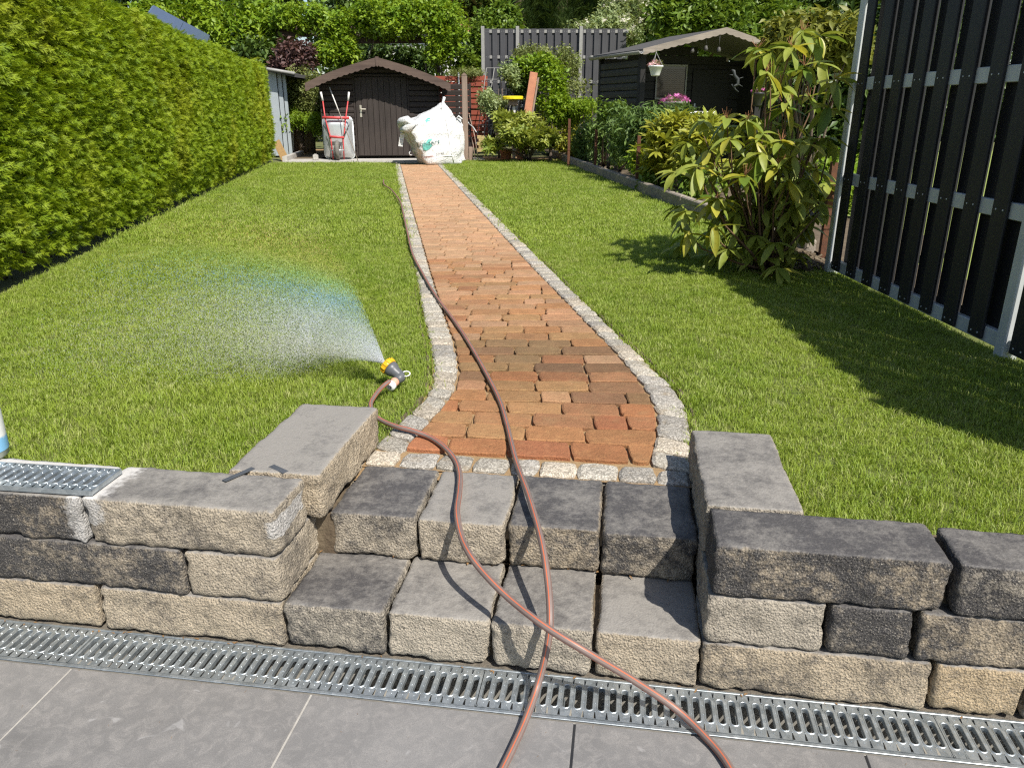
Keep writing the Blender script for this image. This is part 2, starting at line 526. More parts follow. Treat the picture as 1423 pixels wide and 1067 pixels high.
def whorl_mesh(name, mat, n, ln, w, rg, droop=.3):
    mb = MB()
    for k in range(n):
        add_leaf(mb, rot_m((0, 0, 0), (rg.uniform(-.1, .9), rg.uniform(-.2, .2), 2 * PI * k / n + rg.uniform(-.25, .25))), ln * rg.uniform(.75, 1.15), w, .3, droop, 3)
    return mb.mesh(name, [mat], True)
def whorl_set(name, mat, ln, w, seed=3, n=9, droop=.25):
    rg = random.Random(seed)
    return proto_set(name, [whorl_mesh(name, mat, n, ln, w, rg, droop) for _ in range(4)])
def thuja_mesh(name, mat, rg, size=.13):
    """one flat fan of scale-leaved conifer twigs"""
    mb = MB()
    def sprig(M, ln, wd):
        n = 5
        for i in range(n):
            t = i / n
            for sd_ in (-1, 1):
                a = sd_ * rg.uniform(.45, .8)
                l2 = ln * .34 * (1 - t * .55)
                add_leaf(mb, M @ rot_m((0, ln * t, 0), (rg.uniform(-.15, .15), 0, a)), l2, wd, .1, .1, 1)
        add_leaf(mb, M, ln, wd * .9, .1, .12, 2)
    for i in range(4):
        t = .1 + .22 * i
        for sd_ in (-1, 1):
            sprig(rot_m((0, size * t, -size * .12 * t * t), (rg.uniform(-.35, .15), rg.uniform(-.4, .4), sd_ * rg.uniform(.45, .85))), size * .62 * (1 - t * .45), size * .075)
    sprig(rot_m((0, size * .3, 0), (-.12, 0, 0)), size * .75, size * .075)
    return mb.mesh(name, [mat], False)

def blob_points(blobs, n, rg, shell=.55, gap=0.0, gscale=1.2, face=None):
    """points in ellipsoids (centre, radii), denser towards the skin, with gaps"""
    ws = [b[1][0] * b[1][2] + b[1][1] * b[1][2] + b[1][0] * b[1][1] for b in blobs]
    out = []
    guard = 0
    while len(out) < n and guard < n * 6:
        guard += 1
        c, r_ = rg.choices(blobs, ws)[0]
        d = Vector((rg.gauss(0, 1), rg.gauss(0, 1), rg.gauss(0, 1))).normalized()
        if face and d.y > face: continue
        k = shell + (1 - shell) * rg.random()
        p = Vector((c[0] + d.x * r_[0] * k, c[1] + d.y * r_[1] * k, c[2] + d.z * r_[2] * k))
        bump_ = 1 + .28 * noise.noise(p * 1.7)
        p = Vector(c) + (p - Vector(c)) * bump_
        if gap and noise.noise(p * gscale + Vector((3, 7, 1))) < gap - .5: continue
        if p.z < .2: continue
        out.append(p)
    return out
def foliage(parent, coll, blobs, n, seed, smin=.7, smax=1.3, shell=.5, gap=.3, gscale=1.6, name='foliage', flat=False, face=None):
    rg = random.Random(seed)
    pts = blob_points(blobs, n, rg, shell, gap, gscale, face)
    if flat: rots = [(rg.uniform(-.4, .3), rg.uniform(-.35, .35), rg.uniform(0, 6.28)) for _ in pts]
    else: rots = [(rg.uniform(-.8, .8), rg.uniform(-.8, .8), rg.uniform(0, 6.28)) for _ in pts]
    sc = [rg.uniform(smin, smax) for _ in pts]
    return scatter(name, coll, pts, rots, sc, parent)
def B(u, v, ru, rv, Y, dep=None):          # ellipsoid measured in the photo, standing at distance Y
    c = aty(u, v, Y); k = Y / math.cos(0) * .945 / 1069.0
    rx, rz = ru * k, rv * k
    return (tuple(c), (rx, dep if dep else max(rx * .8, .25), rz))
def stems(parent, base, tips, r0, r1, mat=None, name='stem', one=True):
    mb = MB()
    for tp in tips:
        b = Vector(base) + Vector((rnd.uniform(-1, 1), rnd.uniform(-1, 1), 0)) * r0 * 2
        tp = Vector(tp); mid = (b + tp) / 2 + Vector((rnd.uniform(-.06, .06), rnd.uniform(-.06, .06), .05)) * (tp - b).length
        mb.tube([b, (b + mid) / 2 + Vector((0, 0, .02)), mid, (mid + tp) / 2, tp], [r0, r0 * .85, (r0 + r1) / 2, r1 * 1.2, r1], 6)
    return mb.build(name, mat or M_BARK, parent, True)
#@@SETTING
# ================================================================== THE SETTING
# sky is the world; the ground is one sheet that steps up behind the retaining walls
mb = MB()
BIG = 400
prof = [(-BIG, -.13), (.26, -.13), (.26, L - .055), (17, L - .04), (BIG, L + .1)]
vs = []
for n_, z in prof: vs += [P(-BIG, n_, z), P(BIG, n_, z)]
mb.add(vs, [(2 * i, 2 * i + 1, 2 * i + 3, 2 * i + 2) for i in range(len(prof) - 1)])
tag(mb.build('ground', M_FARGROUND), kind='structure')

# ---- patio: porcelain tiles with open joints
mb = MB()
vs = [P(-4, -4.2, -.0025), P(5, -4.2, -.0025), P(5, -.1465, -.0025), P(-4, -.1465, -.0025)]
mb.add(vs, [(0, 1, 2, 3)])
patio = mb.build('patio', M_JOINT); tag(patio, kind='structure')
TW = .612
mbt = MB(); mbt.box((0, -TW + .005, -.022), (TW - .0055, 0, 0), bev=.001)
tile_me = mbt.mesh('paving_tile', M_TILE)
for i in range(-4, 6):
    for j in range(0, 6):
        s0 = .321 + i * TW
        o = bpy.data.objects.new('paving_tile', tile_me); COL.objects.link(o)
        p = P(s0, -.1475 - j * TW, -.0004 * rnd.random())
        o.location = p; o.rotation_euler = (0, 0, WALL_RZ)
        o.parent = patio
# black strips stand in for shade down the open joints right of the middle
mb = MB()
mb.box((0, -.6, -.0022), (.006, 0, -.0012), 0)
o = mb.build('open_joint', M_BLACK, patio); o.matrix_parent_inverse = Matrix(); o.location = P(.321 + 2 * TW - .006, -.15); o.rotation_euler = (0, 0, WALL_RZ)
o2 = o.copy(); COL.objects.link(o2); o2.location = P(.321 + 3 * TW - .006, -.15)

# ---- drain channel with slotted grates
def grate_mesh(name, cells, pitch, wid=.123, cut=None):
    """pressed grate: stadium holes with raised rims, punched dimples, folded edges"""
    mb = MB()
    y0, y1 = -wid, 0.0
    hy0, hy1 = y0 + .026, y1 - .024
    hw = pitch * .275
    for c in range(cells):
        x0 = c * pitch; xc = x0 + pitch / 2
        N = 20
        def stad(g):
            pts = []
            for k in range(N):
                th = 2 * PI * k / N
                cx, cy = math.cos(th), math.sin(th)
                yy = (hy1 - hw + cy * (hw + g)) if k < N / 2 else (hy0 + hw + cy * (hw + g))
                pts.append((xc + cx * (hw + g), yy))
            return pts
        def rect():
            pts = []
            for k in range(N):
                th = 2 * PI * k / N
                x, y = stad(0)[k]
                cx, cy = math.cos(th), math.sin(th)
                if abs(cy) < .62: pts.append((x0 + pitch if cx > 0 else x0, y))
                else: pts.append((xc + max(-1, min(1, cx / .78)) * pitch / 2, y1 if cy > 0 else y0))
            return pts
        rings = [(rect(), 0.0), (stad(.0036), 0.0), (stad(.0022), .0013), (stad(.0010), .0013), (stad(0), .0004), (stad(-.0004), -.011)]
        vs = []
        for pts, z in rings: vs += [(x, y, z) for x, y in pts]
        fs = []
        for r_ in range(len(rings) - 1):
            for k in range(N):
                j = (k + 1) % N
                fs.append((r_ * N + k, r_ * N + j, (r_ + 1) * N + j, (r_ + 1) * N + k))
        mb.add(vs, fs)
        for dx, dy in ((x0, hy1 + .004), (xc, hy1 + .013), (x0, (hy0 + hy1) / 2 + .014), (x0, (hy0 + hy1) / 2 - .014), (x0, hy0 - .003), (xc, hy0 - .012)):
            if dx < .004: continue
            r_ = .0016
            mb.add([(dx - r_, dy, .0001), (dx, dy - r_, .0001), (dx + r_, dy, .0001), (dx, dy + r_, .0001), (dx, dy, .0016)], [(0, 1, 4), (1, 2, 4), (2, 3, 4), (3, 0, 4)])
    ln = cells * pitch
    for yy in (y0, y1 - .0018):
        mb.box((0, yy - .0001, -.014), (ln, yy + .0019, -.0002))
    for xx in (0, ln - .0018):
        mb.box((xx - .0001, y0, -.012), (xx + .0017, y1, -.0002))
    return mb.mesh(name, M_ZINC, False)
drain = thing('drain_channel', 'long slotted galvanised drain channel between the grey patio tiles and the stone wall', 'drain', P(0, 0, 0), WALL_RZ)
g_me = grate_mesh('grate', 38, 1.018 / 38)
for i in range(-3, 5):
    o = bpy.data.objects.new('grate', g_me); COL.objects.link(o)
    o.parent = drain
    o.location = (.2965 + i * 1.0205, -.0085, .0005 + .0012 * (i % 2))
mb = MB()
x0, x1 = -3.2, 5.3
mb.box((x0, -.142, -.1), (x1, -.004, -.088))
for ya, yb in ((-.1415, -.1335), (-.0065, -.0015)):
    mb.box((x0, ya, -.0879), (x1, yb, -.002))
o = mb.build('channel_body', M_CHANNEL, drain); o.matrix_parent_inverse = Matrix()
mb = MB()
for ya, yb in ((-.1425, -.1335), (-.0068, -.0008)):
    mb.box((x0, ya, -.0019), (x1, yb, .0018), bev=.0008)
for x in np.arange(x0, x1, .1): mb.box((x, -.13, -.0879), (x + .012, -.008, -.062))
o = mb.build('channel_rim', M_ZINC, drain); o.matrix_parent_inverse = Matrix()

# ---- split-faced stone blocks
def stone(parent, s0, s1, n0, n1, z0, z1, fb, tb, stain=None, rz=0.0, rough=1.0, seed=None, gap=.0015, chamfer=.0105, name='stone_block'):
    sd_ = rnd.random() * 100
    cx, cy, cz = (s0 + s1) / 2, (n0 + n1) / 2, (z0 + z1) / 2
    hx, hy, hz = (s1 - s0) / 2 - gap, (n1 - n0) / 2 - gap, (z1 - z0) / 2 - gap * .4
    st = .0095
    nx, ny, nz = max(6, int(2 * hx / st)), max(6, int(2 * hy / st)), max(6, int(2 * hz / st))
    idx = {}; vs = []; fs = []; mats = []; stv = []; tpv = []
    def vert(i, j, k):
        key = (i, j, k)
        if key in idx: return idx[key]
        p = Vector(((2 * i / nx - 1) * hx, (2 * j / ny - 1) * hy, (2 * k / nz - 1) * hz))
        q0 = p + Vector((sd_, sd_ * .7, sd_ * .3))
        rr = chamfer * (1.0 + 1.0 * noise.noise(q0 * 20)) * (.62 if p.z > hz * .6 else 1.15)
        rr = max(.003, min(rr, .028))
        inn = Vector((max(-hx + rr, min(hx - rr, p.x)), max(-hy + rr, min(hy - rr, p.y)), max(-hz + rr, min(hz - rr, p.z))))
        d = p - inn
        nrm = Vector((p.x / hx, p.y / hy, p.z / hz))
        if d.length > 1e-6:
            nrm = d.normalized(); p = inn + nrm * rr
        else:
            a = [abs(nrm.x), abs(nrm.y), abs(nrm.z)]; m_ = a.index(max(a))
            nrm = Vector([(1 if nrm[m_] > 0 else -1) if q == m_ else 0 for q in range(3)])
        up = max(0.0, nrm.z)
        side = 1 - up
        amp = (.0010 + .0062 * side * rough)
        q = p + Vector((sd_, sd_ * .7, sd_ * .3))
        dsp = (noise.noise(q * 13) * 1.0 + (.5 - 2 * abs(noise.noise(q * 30))) * .55 + noise.noise(q * 60) * .45 + noise.noise(q * 130) * .34) if side > .05 else noise.noise(q * 20)
        edge = max(0, 1 - abs(abs(p.z) - hz) / .02) * side
        p = p + nrm * (amp * dsp - .002 * edge)
        p.x += .004 * noise.noise(Vector((sd_, p.y * 6, p.z * 6)))
        c, s_ = math.cos(rz), math.sin(rz)
        lx, ly = c * p.x - s_ * p.y, s_ * p.x + c * p.y
        w = P(cx + lx, cy + ly, cz + p.z)
        idx[key] = len(vs); vs.append(w)
        tpv.append(up); stv.append(stain(cx + lx, cy + ly, p.z / hz) if stain else 0.0)
        return idx[key]
    def quad(a, b, c, d, top):
        fs.append((vert(*a), vert(*b), vert(*c), vert(*d))); mats.append(top)
    for i in range(nx):
        for j in range(ny):
            quad((i, j, nz), (i + 1, j, nz), (i + 1, j + 1, nz), (i, j + 1, nz), 0)
            quad((i, j, 0), (i, j + 1, 0), (i + 1, j + 1, 0), (i + 1, j, 0), 0)
    for i in range(nx):
        for k in range(nz):
            quad((i, 0, k), (i + 1, 0, k), (i + 1, 0, k + 1), (i, 0, k + 1), 0)
            quad((i, ny, k), (i, ny, k + 1), (i + 1, ny, k + 1), (i + 1, ny, k), 0)
    for j in range(ny):
        for k in range(nz):
            quad((0, j, k), (0, j, k + 1), (0, j + 1, k + 1), (0, j + 1, k), 0)
            quad((nx, j, k), (nx, j + 1, k), (nx, j + 1, k + 1), (nx, j, k + 1), 0)
    me = bpy.data.meshes.new(name)
    me.from_pydata(vs, [], fs)
    me.materials.append(M_STONE)
    me.polygons.foreach_set('use_smooth', [True] * len(fs))
    a = me.attributes.new('stain', 'FLOAT', 'POINT'); a.data.foreach_set('value', stv)
    a = me.attributes.new('topness', 'FLOAT', 'POINT'); a.data.foreach_set('value', tpv)
    me.update()
    o = link(name, me, parent)
    o.color = (fb, tb, 1.0 if seed else rnd.random() * .6, 1)
    return o
Z1, Z2, Z3 = .128, .256, .385
lw = thing('retaining_wall', 'low dry-stacked grey and beige stone wall left of the steps, with a spare grate lying on it', 'wall', P(.3, .1, 0), WALL_RZ)
st_B = lambda s, n, z: max(1.1 - (s - .315) * 9, 0, 1.1 - (.815 - s) * 16 if n < .17 and z < .6 else 0) * (1 if z > -.2 else .3)
st_A = lambda s, n, z: (.95 if (n > .135 and s > -.25) else 0) + max(0, 1.0 - (.30 - s) * 12)
for a in [(-1.75, -1.3, 0, .2, 0, Z1, .6, .4), (-1.29, -.72, 0, .2, 0, Z1, .8, .5), (-.71, -.225, 0, .2, 0, Z1, .5, .4), (-.215, .297, 0, .2, 0, Z1, .85, .5), (.305, .803, 0, .3, 0, Z1, .85, .5),
          (-1.6, -1.12, 0, .2, Z1, Z2, .3, .4), (-1.11, -.52, 0, .2, Z1, Z2, .7, .4), (-.51, .002, 0, .2, Z1, Z2, .55, .5), (.009, .555, 0, .2, Z1, Z2, -.55, .2), (.564, .808, 0, .45, Z1, Z2, .95, .6),
          (-1.75, -1.15, 0, .19, Z2, Z3, .6, .4), (-1.14, -.62, 0, .19, Z2, Z3, .3, .4), (-.61, -.315, 0, .19, Z2, Z3, .5, .4)]:
    stone(lw, *a)
stone(lw, -.305, .304, 0, .19, Z2, Z3 - .002, -.25, .75, st_A)
stone(lw, .312, .815, 0, .192, Z2, Z3, .72, .68, st_B, chamfer=.018)
stone(lw, .595, .85, .194, .69, Z2, Z3 + .004, .9, 1.0, chamfer=.012)
stone(lw, .585, .84, .452, .72, Z1, Z2, .9, .5)
stone(lw, .58, .81, .302, .72, 0, Z1, .6, .5)
rw = thing('retaining_wall', 'low dry-stacked dark stone wall right of the steps, its dark cap stones beside the shaded lawn', 'wall', P(2.4, .1, 0), WALL_RZ)
for a in [(1.818, 2.320, 0, .2, 0, Z1, .72, .5), (2.330, 2.516, 0, .2, 0, Z1, .95, .6, None, 0, 1, 1), (2.526, 2.93, 0, .2, 0, Z1, .3, .4), (2.94, 3.45, 0, .2, 0, Z1, .6, .4), (3.46, 3.9, 0, .2, 0, Z1, .4, .4),
          (1.822, 2.082, 0, .42, Z1, Z2, .9, .5), (2.092, 2.264, 0, .2, Z1, Z2, -.6, .2), (2.276, 2.72, 0, .2, Z1, Z2, .28, .3), (2.73, 3.2, 0, .2, Z1, Z2, .7, .3), (3.21, 3.8, 0, .2, Z1, Z2, .3, .3),
          (1.828, 2.316, 0, .178, Z2, Z3, -.30, .10), (2.588, 3.05, 0, .17, Z2, Z3, .1, .2), (3.06, 3.6, 0, .18, Z2, Z3, .5, .3)]:
    stone(rw, *a)
stone(rw, 2.335, 2.575, -.004, .165, Z2, Z3 - .003, -.1, .2, rz=-.03)
stone(rw, 1.822, 2.052, .181, .655, Z2, Z3 + .002, .75, .62)
stone(rw, 1.826, 2.05, .424, .67, Z1, Z2, .6, .4)
stone(rw, 1.83, 2.05, .202, .67, 0, Z1, .5, .4)

# wall-top strips of grey tape
tape = MB()
for (q0, q1, w) in (((352, 650), (311, 668), .016), ((377, 647), (397, 656), .018)):
    p, q = at(*q0, Z3 + .0035), at(*q1, Z3 + .0035)
    tape.bar(p, q, w, .0012, up=(0, 0, 1))
tp = tape.build('tape_strip', m_simple('grey_tape', (.085, .09, .10), (.06, .065, .07), .5))
tag(tp, 'dark grey tape strips stuck on the beige cap stone beside the steps', 'tape')

def backfill(parent, boxes, name='backfill'):
    m = MB()
    for s0, s1, n0, n1, z0, z1 in boxes:
        m.add([P(s0, n0, z0), P(s1, n0, z0), P(s1, n1, z0), P(s0, n1, z0), P(s0, n0, z1), P(s1, n0, z1), P(s1, n1, z1), P(s0, n1, z1)],
              [(3, 2, 1, 0), (4, 5, 6, 7), (0, 1, 5, 4), (1, 2, 6, 5), (2, 3, 7, 6), (3, 0, 4, 7)])
    return m.build(name, M_SOIL, parent, kind='stuff')
backfill(lw, [(-1.7, .78, .05, .22, -.1, .34), (.60, .80, .221, .66, -.1, .34)])
backfill(rw, [(1.85, 3.8, .05, .2, -.1, .34), (1.85, 2.02, .201, .62, -.1, .34)])
mb = MB()
mb.add([P(-3, -.0005, -.004), P(4.5, -.0005, -.004), P(4.5, .06, -.004), P(-3, .06, -.004)], [(0, 1, 2, 3)])
tag(mb.build('mortar_bed', m_simple('mortar_bed', (.20, .17, .13), (.10, .09, .075), .95, scale=60, bump=.6)), 'sandy mortar bed under the stone wall', kind='structure')
# ---- two stone steps
steps = thing('stone_steps', 'two garden steps of split stone blocks, four blocks wide, leading up from the drain', 'steps', P(1.3, .2, 0), WALL_RZ)
for a in [(.806, 1.064, 0, .27, 0, .131, .42, .2), (1.070, 1.325, .002, .27, 0, .131, .95, .72), (1.331, 1.573, -.002, .27, 0, .133, .85, .5), (1.579, 1.822, 0, .27, 0, .131, 1.0, .85)]:
    stone(steps, *a, chamfer=.0125, gap=.0025)
for a in [(.848, 1.086, .232, .535, .1315, .262, .48, .10), (1.092, 1.328, .23, .535, .1315, .260, .85, .85), (1.334, 1.574, .236, .535, .1335, .262, .40, .14), (1.580, 1.822, .232, .535, .1315, .260, .32, .16)]:
    stone(steps, *a, chamfer=.0125, gap=.0025)

backfill(steps, [(.79, 1.835, .05, .24, -.1, .10), (.82, 1.835, .26, .52, -.1, .232), (.82, 1.835, .521, .70, -.1, .236), (.80, .86, .24, .32, -.1, .245)], 'step_bedding')

# ---- brick path with granite edging
def lerp(pts):
    ys = [p[0] for p in pts]; xs = [p[1] for p in pts]
    return lambda y: float(np.interp(y, ys, xs))
LO = lerp([(2.15, -.47), (2.368, -.416), (2.577, -.352), (2.788, -.315), (3.07, -.331), (3.442, -.384), (3.904, -.464), (4.801, -.60), (6.54, -.879), (8.544, -1.2), (15, -2.2), (16.2, -2.384)])
LI = lerp([(2.15, -.37), (2.285, -.337), (2.577, -.266), (2.788, -.222), (3.032, -.220), (3.442, -.270), (3.904, -.352), (4.801, -.50), (7.942, -.995), (15, -2.09), (16.2, -2.274)])
RI = lerp([(2.05, .415), (2.171, .43), (2.308, .475), (2.505, .512), (2.732, .523), (3.004, .498), (3.316, .458), (3.904, .362), (5.275, .135), (15, -1.36), (16.2, -1.545)])
RO = lerp([(1.95, .535), (2.05, .540), (2.246, .572), (2.505, .62), (2.7, .640), (2.85, .630), (3.004, .603), (3.442, .535), (3.904, .461), (5.546, .205), (15, -1.25), (16.2, -1.43)])
mb = MB()
ys = np.arange(2.05, 16.21, .25)
vs = []
for y in ys: vs += [(LO(y) - .0, y, L - .014), (RO(y) + .0, y, L - .014)]
mb.add(vs, [(2 * i, 2 * i + 1, 2 * i + 3, 2 * i + 2) for i in range(len(ys) - 1)])
mb.add([P(.82, .537, L - .0085), P(1.83, .537, L - .0085), P(1.83, .655, L - .0085), P(.82, .655, L - .0085)], [(0, 1, 2, 3)])
path = mb.build('garden_path', M_SAND); tag(path, kind='structure')

def block(corners, z, inset, rg, wob=.003, thick=.05, crown=0.0, tilt=.0025, corner=.004):
    """worn paver from four ground corners: ragged outline, rounded arris, slightly tilted top"""
    c = [Vector((p[0], p[1], 0)) for p in corners]
    out = []
    sub = 3
    cen = sum(c, Vector()) / 4
    for i in range(4):
        a, b = c[i], c[(i + 1) % 4]
        for k in range(sub):
            p = a.lerp(b, k / sub)
            if k == 0: p = p.lerp(cen, corner / max((p - cen).length, .03) * (.4 + rg.random()))
            out.append(p + Vector((rg.uniform(-wob, wob), rg.uniform(-wob, wob), 0)))
    tx, ty = rg.uniform(-tilt, tilt) * 10, rg.uniform(-tilt, tilt) * 10
    n = len(out); vs = []
    def zz(p, z_): return z_ + (p.x - cen.x) * tx + (p.y - cen.y) * ty
    for p in out: vs.append((p.x, p.y, z - thick))
    for p in out: vs.append((p.x, p.y, zz(p, z - inset * .8 + rg.uniform(-.001, .001))))
    for p in out:
        q = p + (cen - p) * min(.3, inset * 1.1 / max(.02, min((cen - p).length, .06)))
        vs.append((q.x, q.y, zz(q, z + rg.uniform(-.0008, .0008))))
    vs.append((cen.x, cen.y, z + crown))
    fs = []
    for r_ in range(2):
        for i in range(n):
            j = (i + 1) % n
            fs.append((r_ * n + i, r_ * n + j, (r_ + 1) * n + j, (r_ + 1) * n + i))
    for i in range(n): fs.append((2 * n + i, 2 * n + (i + 1) % n, 3 * n))
    return vs, fs
BR = [(.33, .125, .052), (.29, .115, .055), (.36, .165, .07), (.33, .19, .085), (.36, .13, .065), (.25, .155, .07), (.15, .088, .052), (.36, .18, .085), (.31, .145, .075), (.20, .135, .07)]
rg = random.Random(11)
ym0 = 2.195
def xm(y): return (LI(y) + RI(y)) / 2
def slope(y): return float(np.interp(y, [2.1, 2.6, 3.4, 6.5], [-.145, -.08, .02, .158]))
rows = []
y = ym0; ROWH = .117
while y < 15.75:
    rows.append(y); y += ROWH
bricks = []
def line(y0, x): return y0 + slope(y0) * (x - xm(y0))
for i in range(len(rows) - 1):
    ya, yb = rows[i], rows[i + 1]
    def edge(f, y0):
        x = f(y0)
        for _ in range(3): x = f(max(2.06, line(y0, x)))
        return x
    la, lb, ra, rb = edge(LI, ya) + .004, edge(LI, yb) + .004, edge(RI, ya) - .004, edge(RI, yb) - .004
    w = (ra + rb) / 2 - (la + lb) / 2
    cuts = []
    x = (rg.uniform(.05, .21) if i % 2 else rg.uniform(.09, .16))
    while x < w - .055:
        cuts.append(x); x += rg.choice([.205, .205, .205, .205, .185, .115]) * rg.uniform(.96, 1.04)
    cuts = [0] + cuts + [w]
    if len(cuts) > 2 and cuts[1] < .05: cuts.pop(1)
    g = .0028
    for a_, b_ in zip(cuts[:-1], cuts[1:]):
        xa0 = la if a_ == 0 else (la + lb) / 2 + a_ + g
        xa1 = lb if a_ == 0 else (la + lb) / 2 + a_ + g
        xb0 = ra if b_ == w else (la + lb) / 2 + b_ - g
        xb1 = rb if b_ == w else (la + lb) / 2 + b_ - g
        if min(xb0 - xa0, xb1 - xa1) < .02: continue
        bricks.append([(xa0, line(ya, xa0) + g), (xb0, line(ya, xb0) + g), (xb1, line(yb, xb1) - g), (xa1, line(yb, xa1) - g)])
def put_blocks(blocks, name, mat, cols, parent, inset, wob, thick, zf, crown, tilt, pick):
    rest_v, rest_f, rest_c = [], [], []
    for i, cs in enumerate(blocks):
        c = pick(cs)
        vs, fs = block(cs, zf(cs), inset, rg, wob, thick, crown, tilt, .006 if name == 'brick' else .007)
        if i < 298:
            me = bpy.data.meshes.new(name); me.from_pydata(vs, [], fs); me.materials.append(mat)
            col_attr(me, (*c, 1)); me.polygons.foreach_set('use_smooth', [False] * len(fs))
            link(name, me, parent)
        else:
            b = len(rest_v); rest_v += vs; rest_f += [[b + k for k in f] for f in fs]; rest_c += [*c, 1] * len(vs)
    if rest_v:
        me = bpy.data.meshes.new(name); me.from_pydata(rest_v, [], rest_f); me.materials.append(mat)
        a = me.color_attributes.new('tint', 'FLOAT_COLOR', 'POINT'); a.data.foreach_set('color', rest_c)
        link('far_' + name, me, parent, 'stuff')
def pick_brick(cs):
    y = cs[0][1]
    k = rg.random()
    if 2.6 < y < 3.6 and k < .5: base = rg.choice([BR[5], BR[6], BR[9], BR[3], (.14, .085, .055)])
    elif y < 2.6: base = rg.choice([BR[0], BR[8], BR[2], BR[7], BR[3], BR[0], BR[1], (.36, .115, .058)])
    else: base = rg.choice((BR[:4] + BR[7:9] if y < 5.5 else []) + [(.44, .25, .15), (.43, .265, .16), (.45, .235, .135), (.46, .26, .145), (.42, .25, .155)])  # far bricks paler: sun glare put into their colour
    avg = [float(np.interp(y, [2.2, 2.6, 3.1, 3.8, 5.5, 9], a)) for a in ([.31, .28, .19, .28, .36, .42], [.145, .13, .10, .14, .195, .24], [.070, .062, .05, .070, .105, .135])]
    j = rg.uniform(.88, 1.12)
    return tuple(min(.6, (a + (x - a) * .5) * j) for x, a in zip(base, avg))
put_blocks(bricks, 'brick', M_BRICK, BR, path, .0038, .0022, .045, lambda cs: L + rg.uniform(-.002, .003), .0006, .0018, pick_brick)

edging = MB()
ys2 = np.arange(2.06, 16.2, .3)
vs = []
for f0, f1 in ((LO, LI), (RI, RO)):
    b = len(vs) // 2
    for y in ys2: vs += [(f0(y), y, L - .0125), (f1(y), y, L - .0125)]
edging.add(vs, [(2 * i + o_, 2 * i + 1 + o_, 2 * i + 3 + o_, 2 * i + 2 + o_) for o_ in (0, 2 * len(ys2)) for i in range(len(ys2) - 1)])
edge_o = edging.build('path_edging', M_SAND); tag(edge_o, kind='structure')
setts = []
ns = 9
cutsn = [.842 + (1.828 - .842) * i / ns + (rg.uniform(-.012, .012) if 0 < i < ns else 0) for i in range(ns + 1)]
for i in range(ns):
    s0, s1 = cutsn[i] + .003, cutsn[i + 1] - .003
    n1 = .638 if i not in (0, ns - 1) else .632
    setts.append([P(s0, .542), P(s1, .542), P(s1, n1), P(s0, n1)])
def run(f0, f1, ystart, yend):
    out = []; y = ystart
    while y < yend:
        h = rg.uniform(.088, .118) * (1 if y < 6 else 1.05)
        y2 = y + h - .005
        sk = float(np.interp(y, [2.1, 2.7, 3.2, 6], [-.03, -.02, 0, .012]))
        out.append([(f0(y), y - sk * 1), (f1(y), y + sk * 1), (f1(y2), y2 + sk), (f0(y2), y2 - sk)])
        y += h
    return out
lrun = run(lambda y: LO(y) + .004, lambda y: LI(y) - .004, 2.243, 16.1)
rrun = run(lambda y: RI(y) + .004, lambda y: RO(y) - .004, 2.10, 16.1)
sides = sorted(lrun + rrun, key=lambda c: c[0][1])
setts += sides
def pick_sett(cs):
    k = rg.uniform(.8, 1.15); base = rg.choice([(.40, .375, .33), (.45, .42, .365), (.36, .34, .31), (.46, .41, .34)])
    return tuple(x * k for x in base)
put_blocks(setts, 'granite_sett', M_GRANITE, None, edge_o, .009, .004, .06, lambda cs: L + .002 + rg.uniform(-.003, .004), .003, .003, pick_sett)

# ---- lawns
HB0, HB1 = Vector((-3.016, 4.451, 0)), Vector((-5.002, 17.03, 0))     # foot of the hedge
def hx(y): return HB0.x + (HB1.x - HB0.x) * (y - HB0.y) / (HB1.y - HB0.y)
def kx(y): return 1.853 - .0981 * (y - 8.46)                           # kerb of the flower bed
def right_edge(y): return 2.19 if y < 5.1 else kx(y)
def front_left(x):       # y of the wall back for a given x
    s = (x - A0.x) / WD.x
    n = .195
    p = P(s, n); return p.y + (p.x - x) * (-.1454)
def in_left(x, y):
    q = Vector((x, y, 0)) - A0; s, n = q.dot(WD), q.dot(WN)
    if n < .2 or (.585 < s < .9 and n < .70) or (s >= .85 and n < .66): return False
    if y > 16.15 or x < hx(y) + .02: return False
    return x < LO(max(2.15, y)) - .010 + .016 * rnd.random()
def in_right(x, y):
    q = Vector((x, y, 0)) - A0; s, n = q.dot(WD), q.dot(WN)
    if n < .178 or (s < 2.06 and n < .672): return False
    if y > 17.0 or x > right_edge(y) - .01: return False
    return x > RO(max(1.95, y)) + .010 - .016 * rnd.random()
def lawn_sheet(name, lo, hi, y0, y1):
    mb = MB(); vs = []
    yy = np.arange(y0, y1 + .01, .2)
    for y in yy: vs += [(lo(y), y, L - .012), (hi(y), y, L - .012)]
    mb.add(vs, [(2 * i, 2 * i + 1, 2 * i + 3, 2 * i + 2) for i in range(len(yy) - 1)])
    o = mb.build(name, M_TURF); tag(o, kind='structure'); return o
lawn_sheet('lawn', hx, lambda y: LO(max(y, 2.36)) - .012 if y > 2.4 else (-.44 if y > 2.25 else -.7), 1.86, 16.2)
lawn_sheet('lawn', lambda y: RO(y) + .012 if y > 2.1 else .62, lambda y: right_edge(y) + .05, 1.58, 17.05)
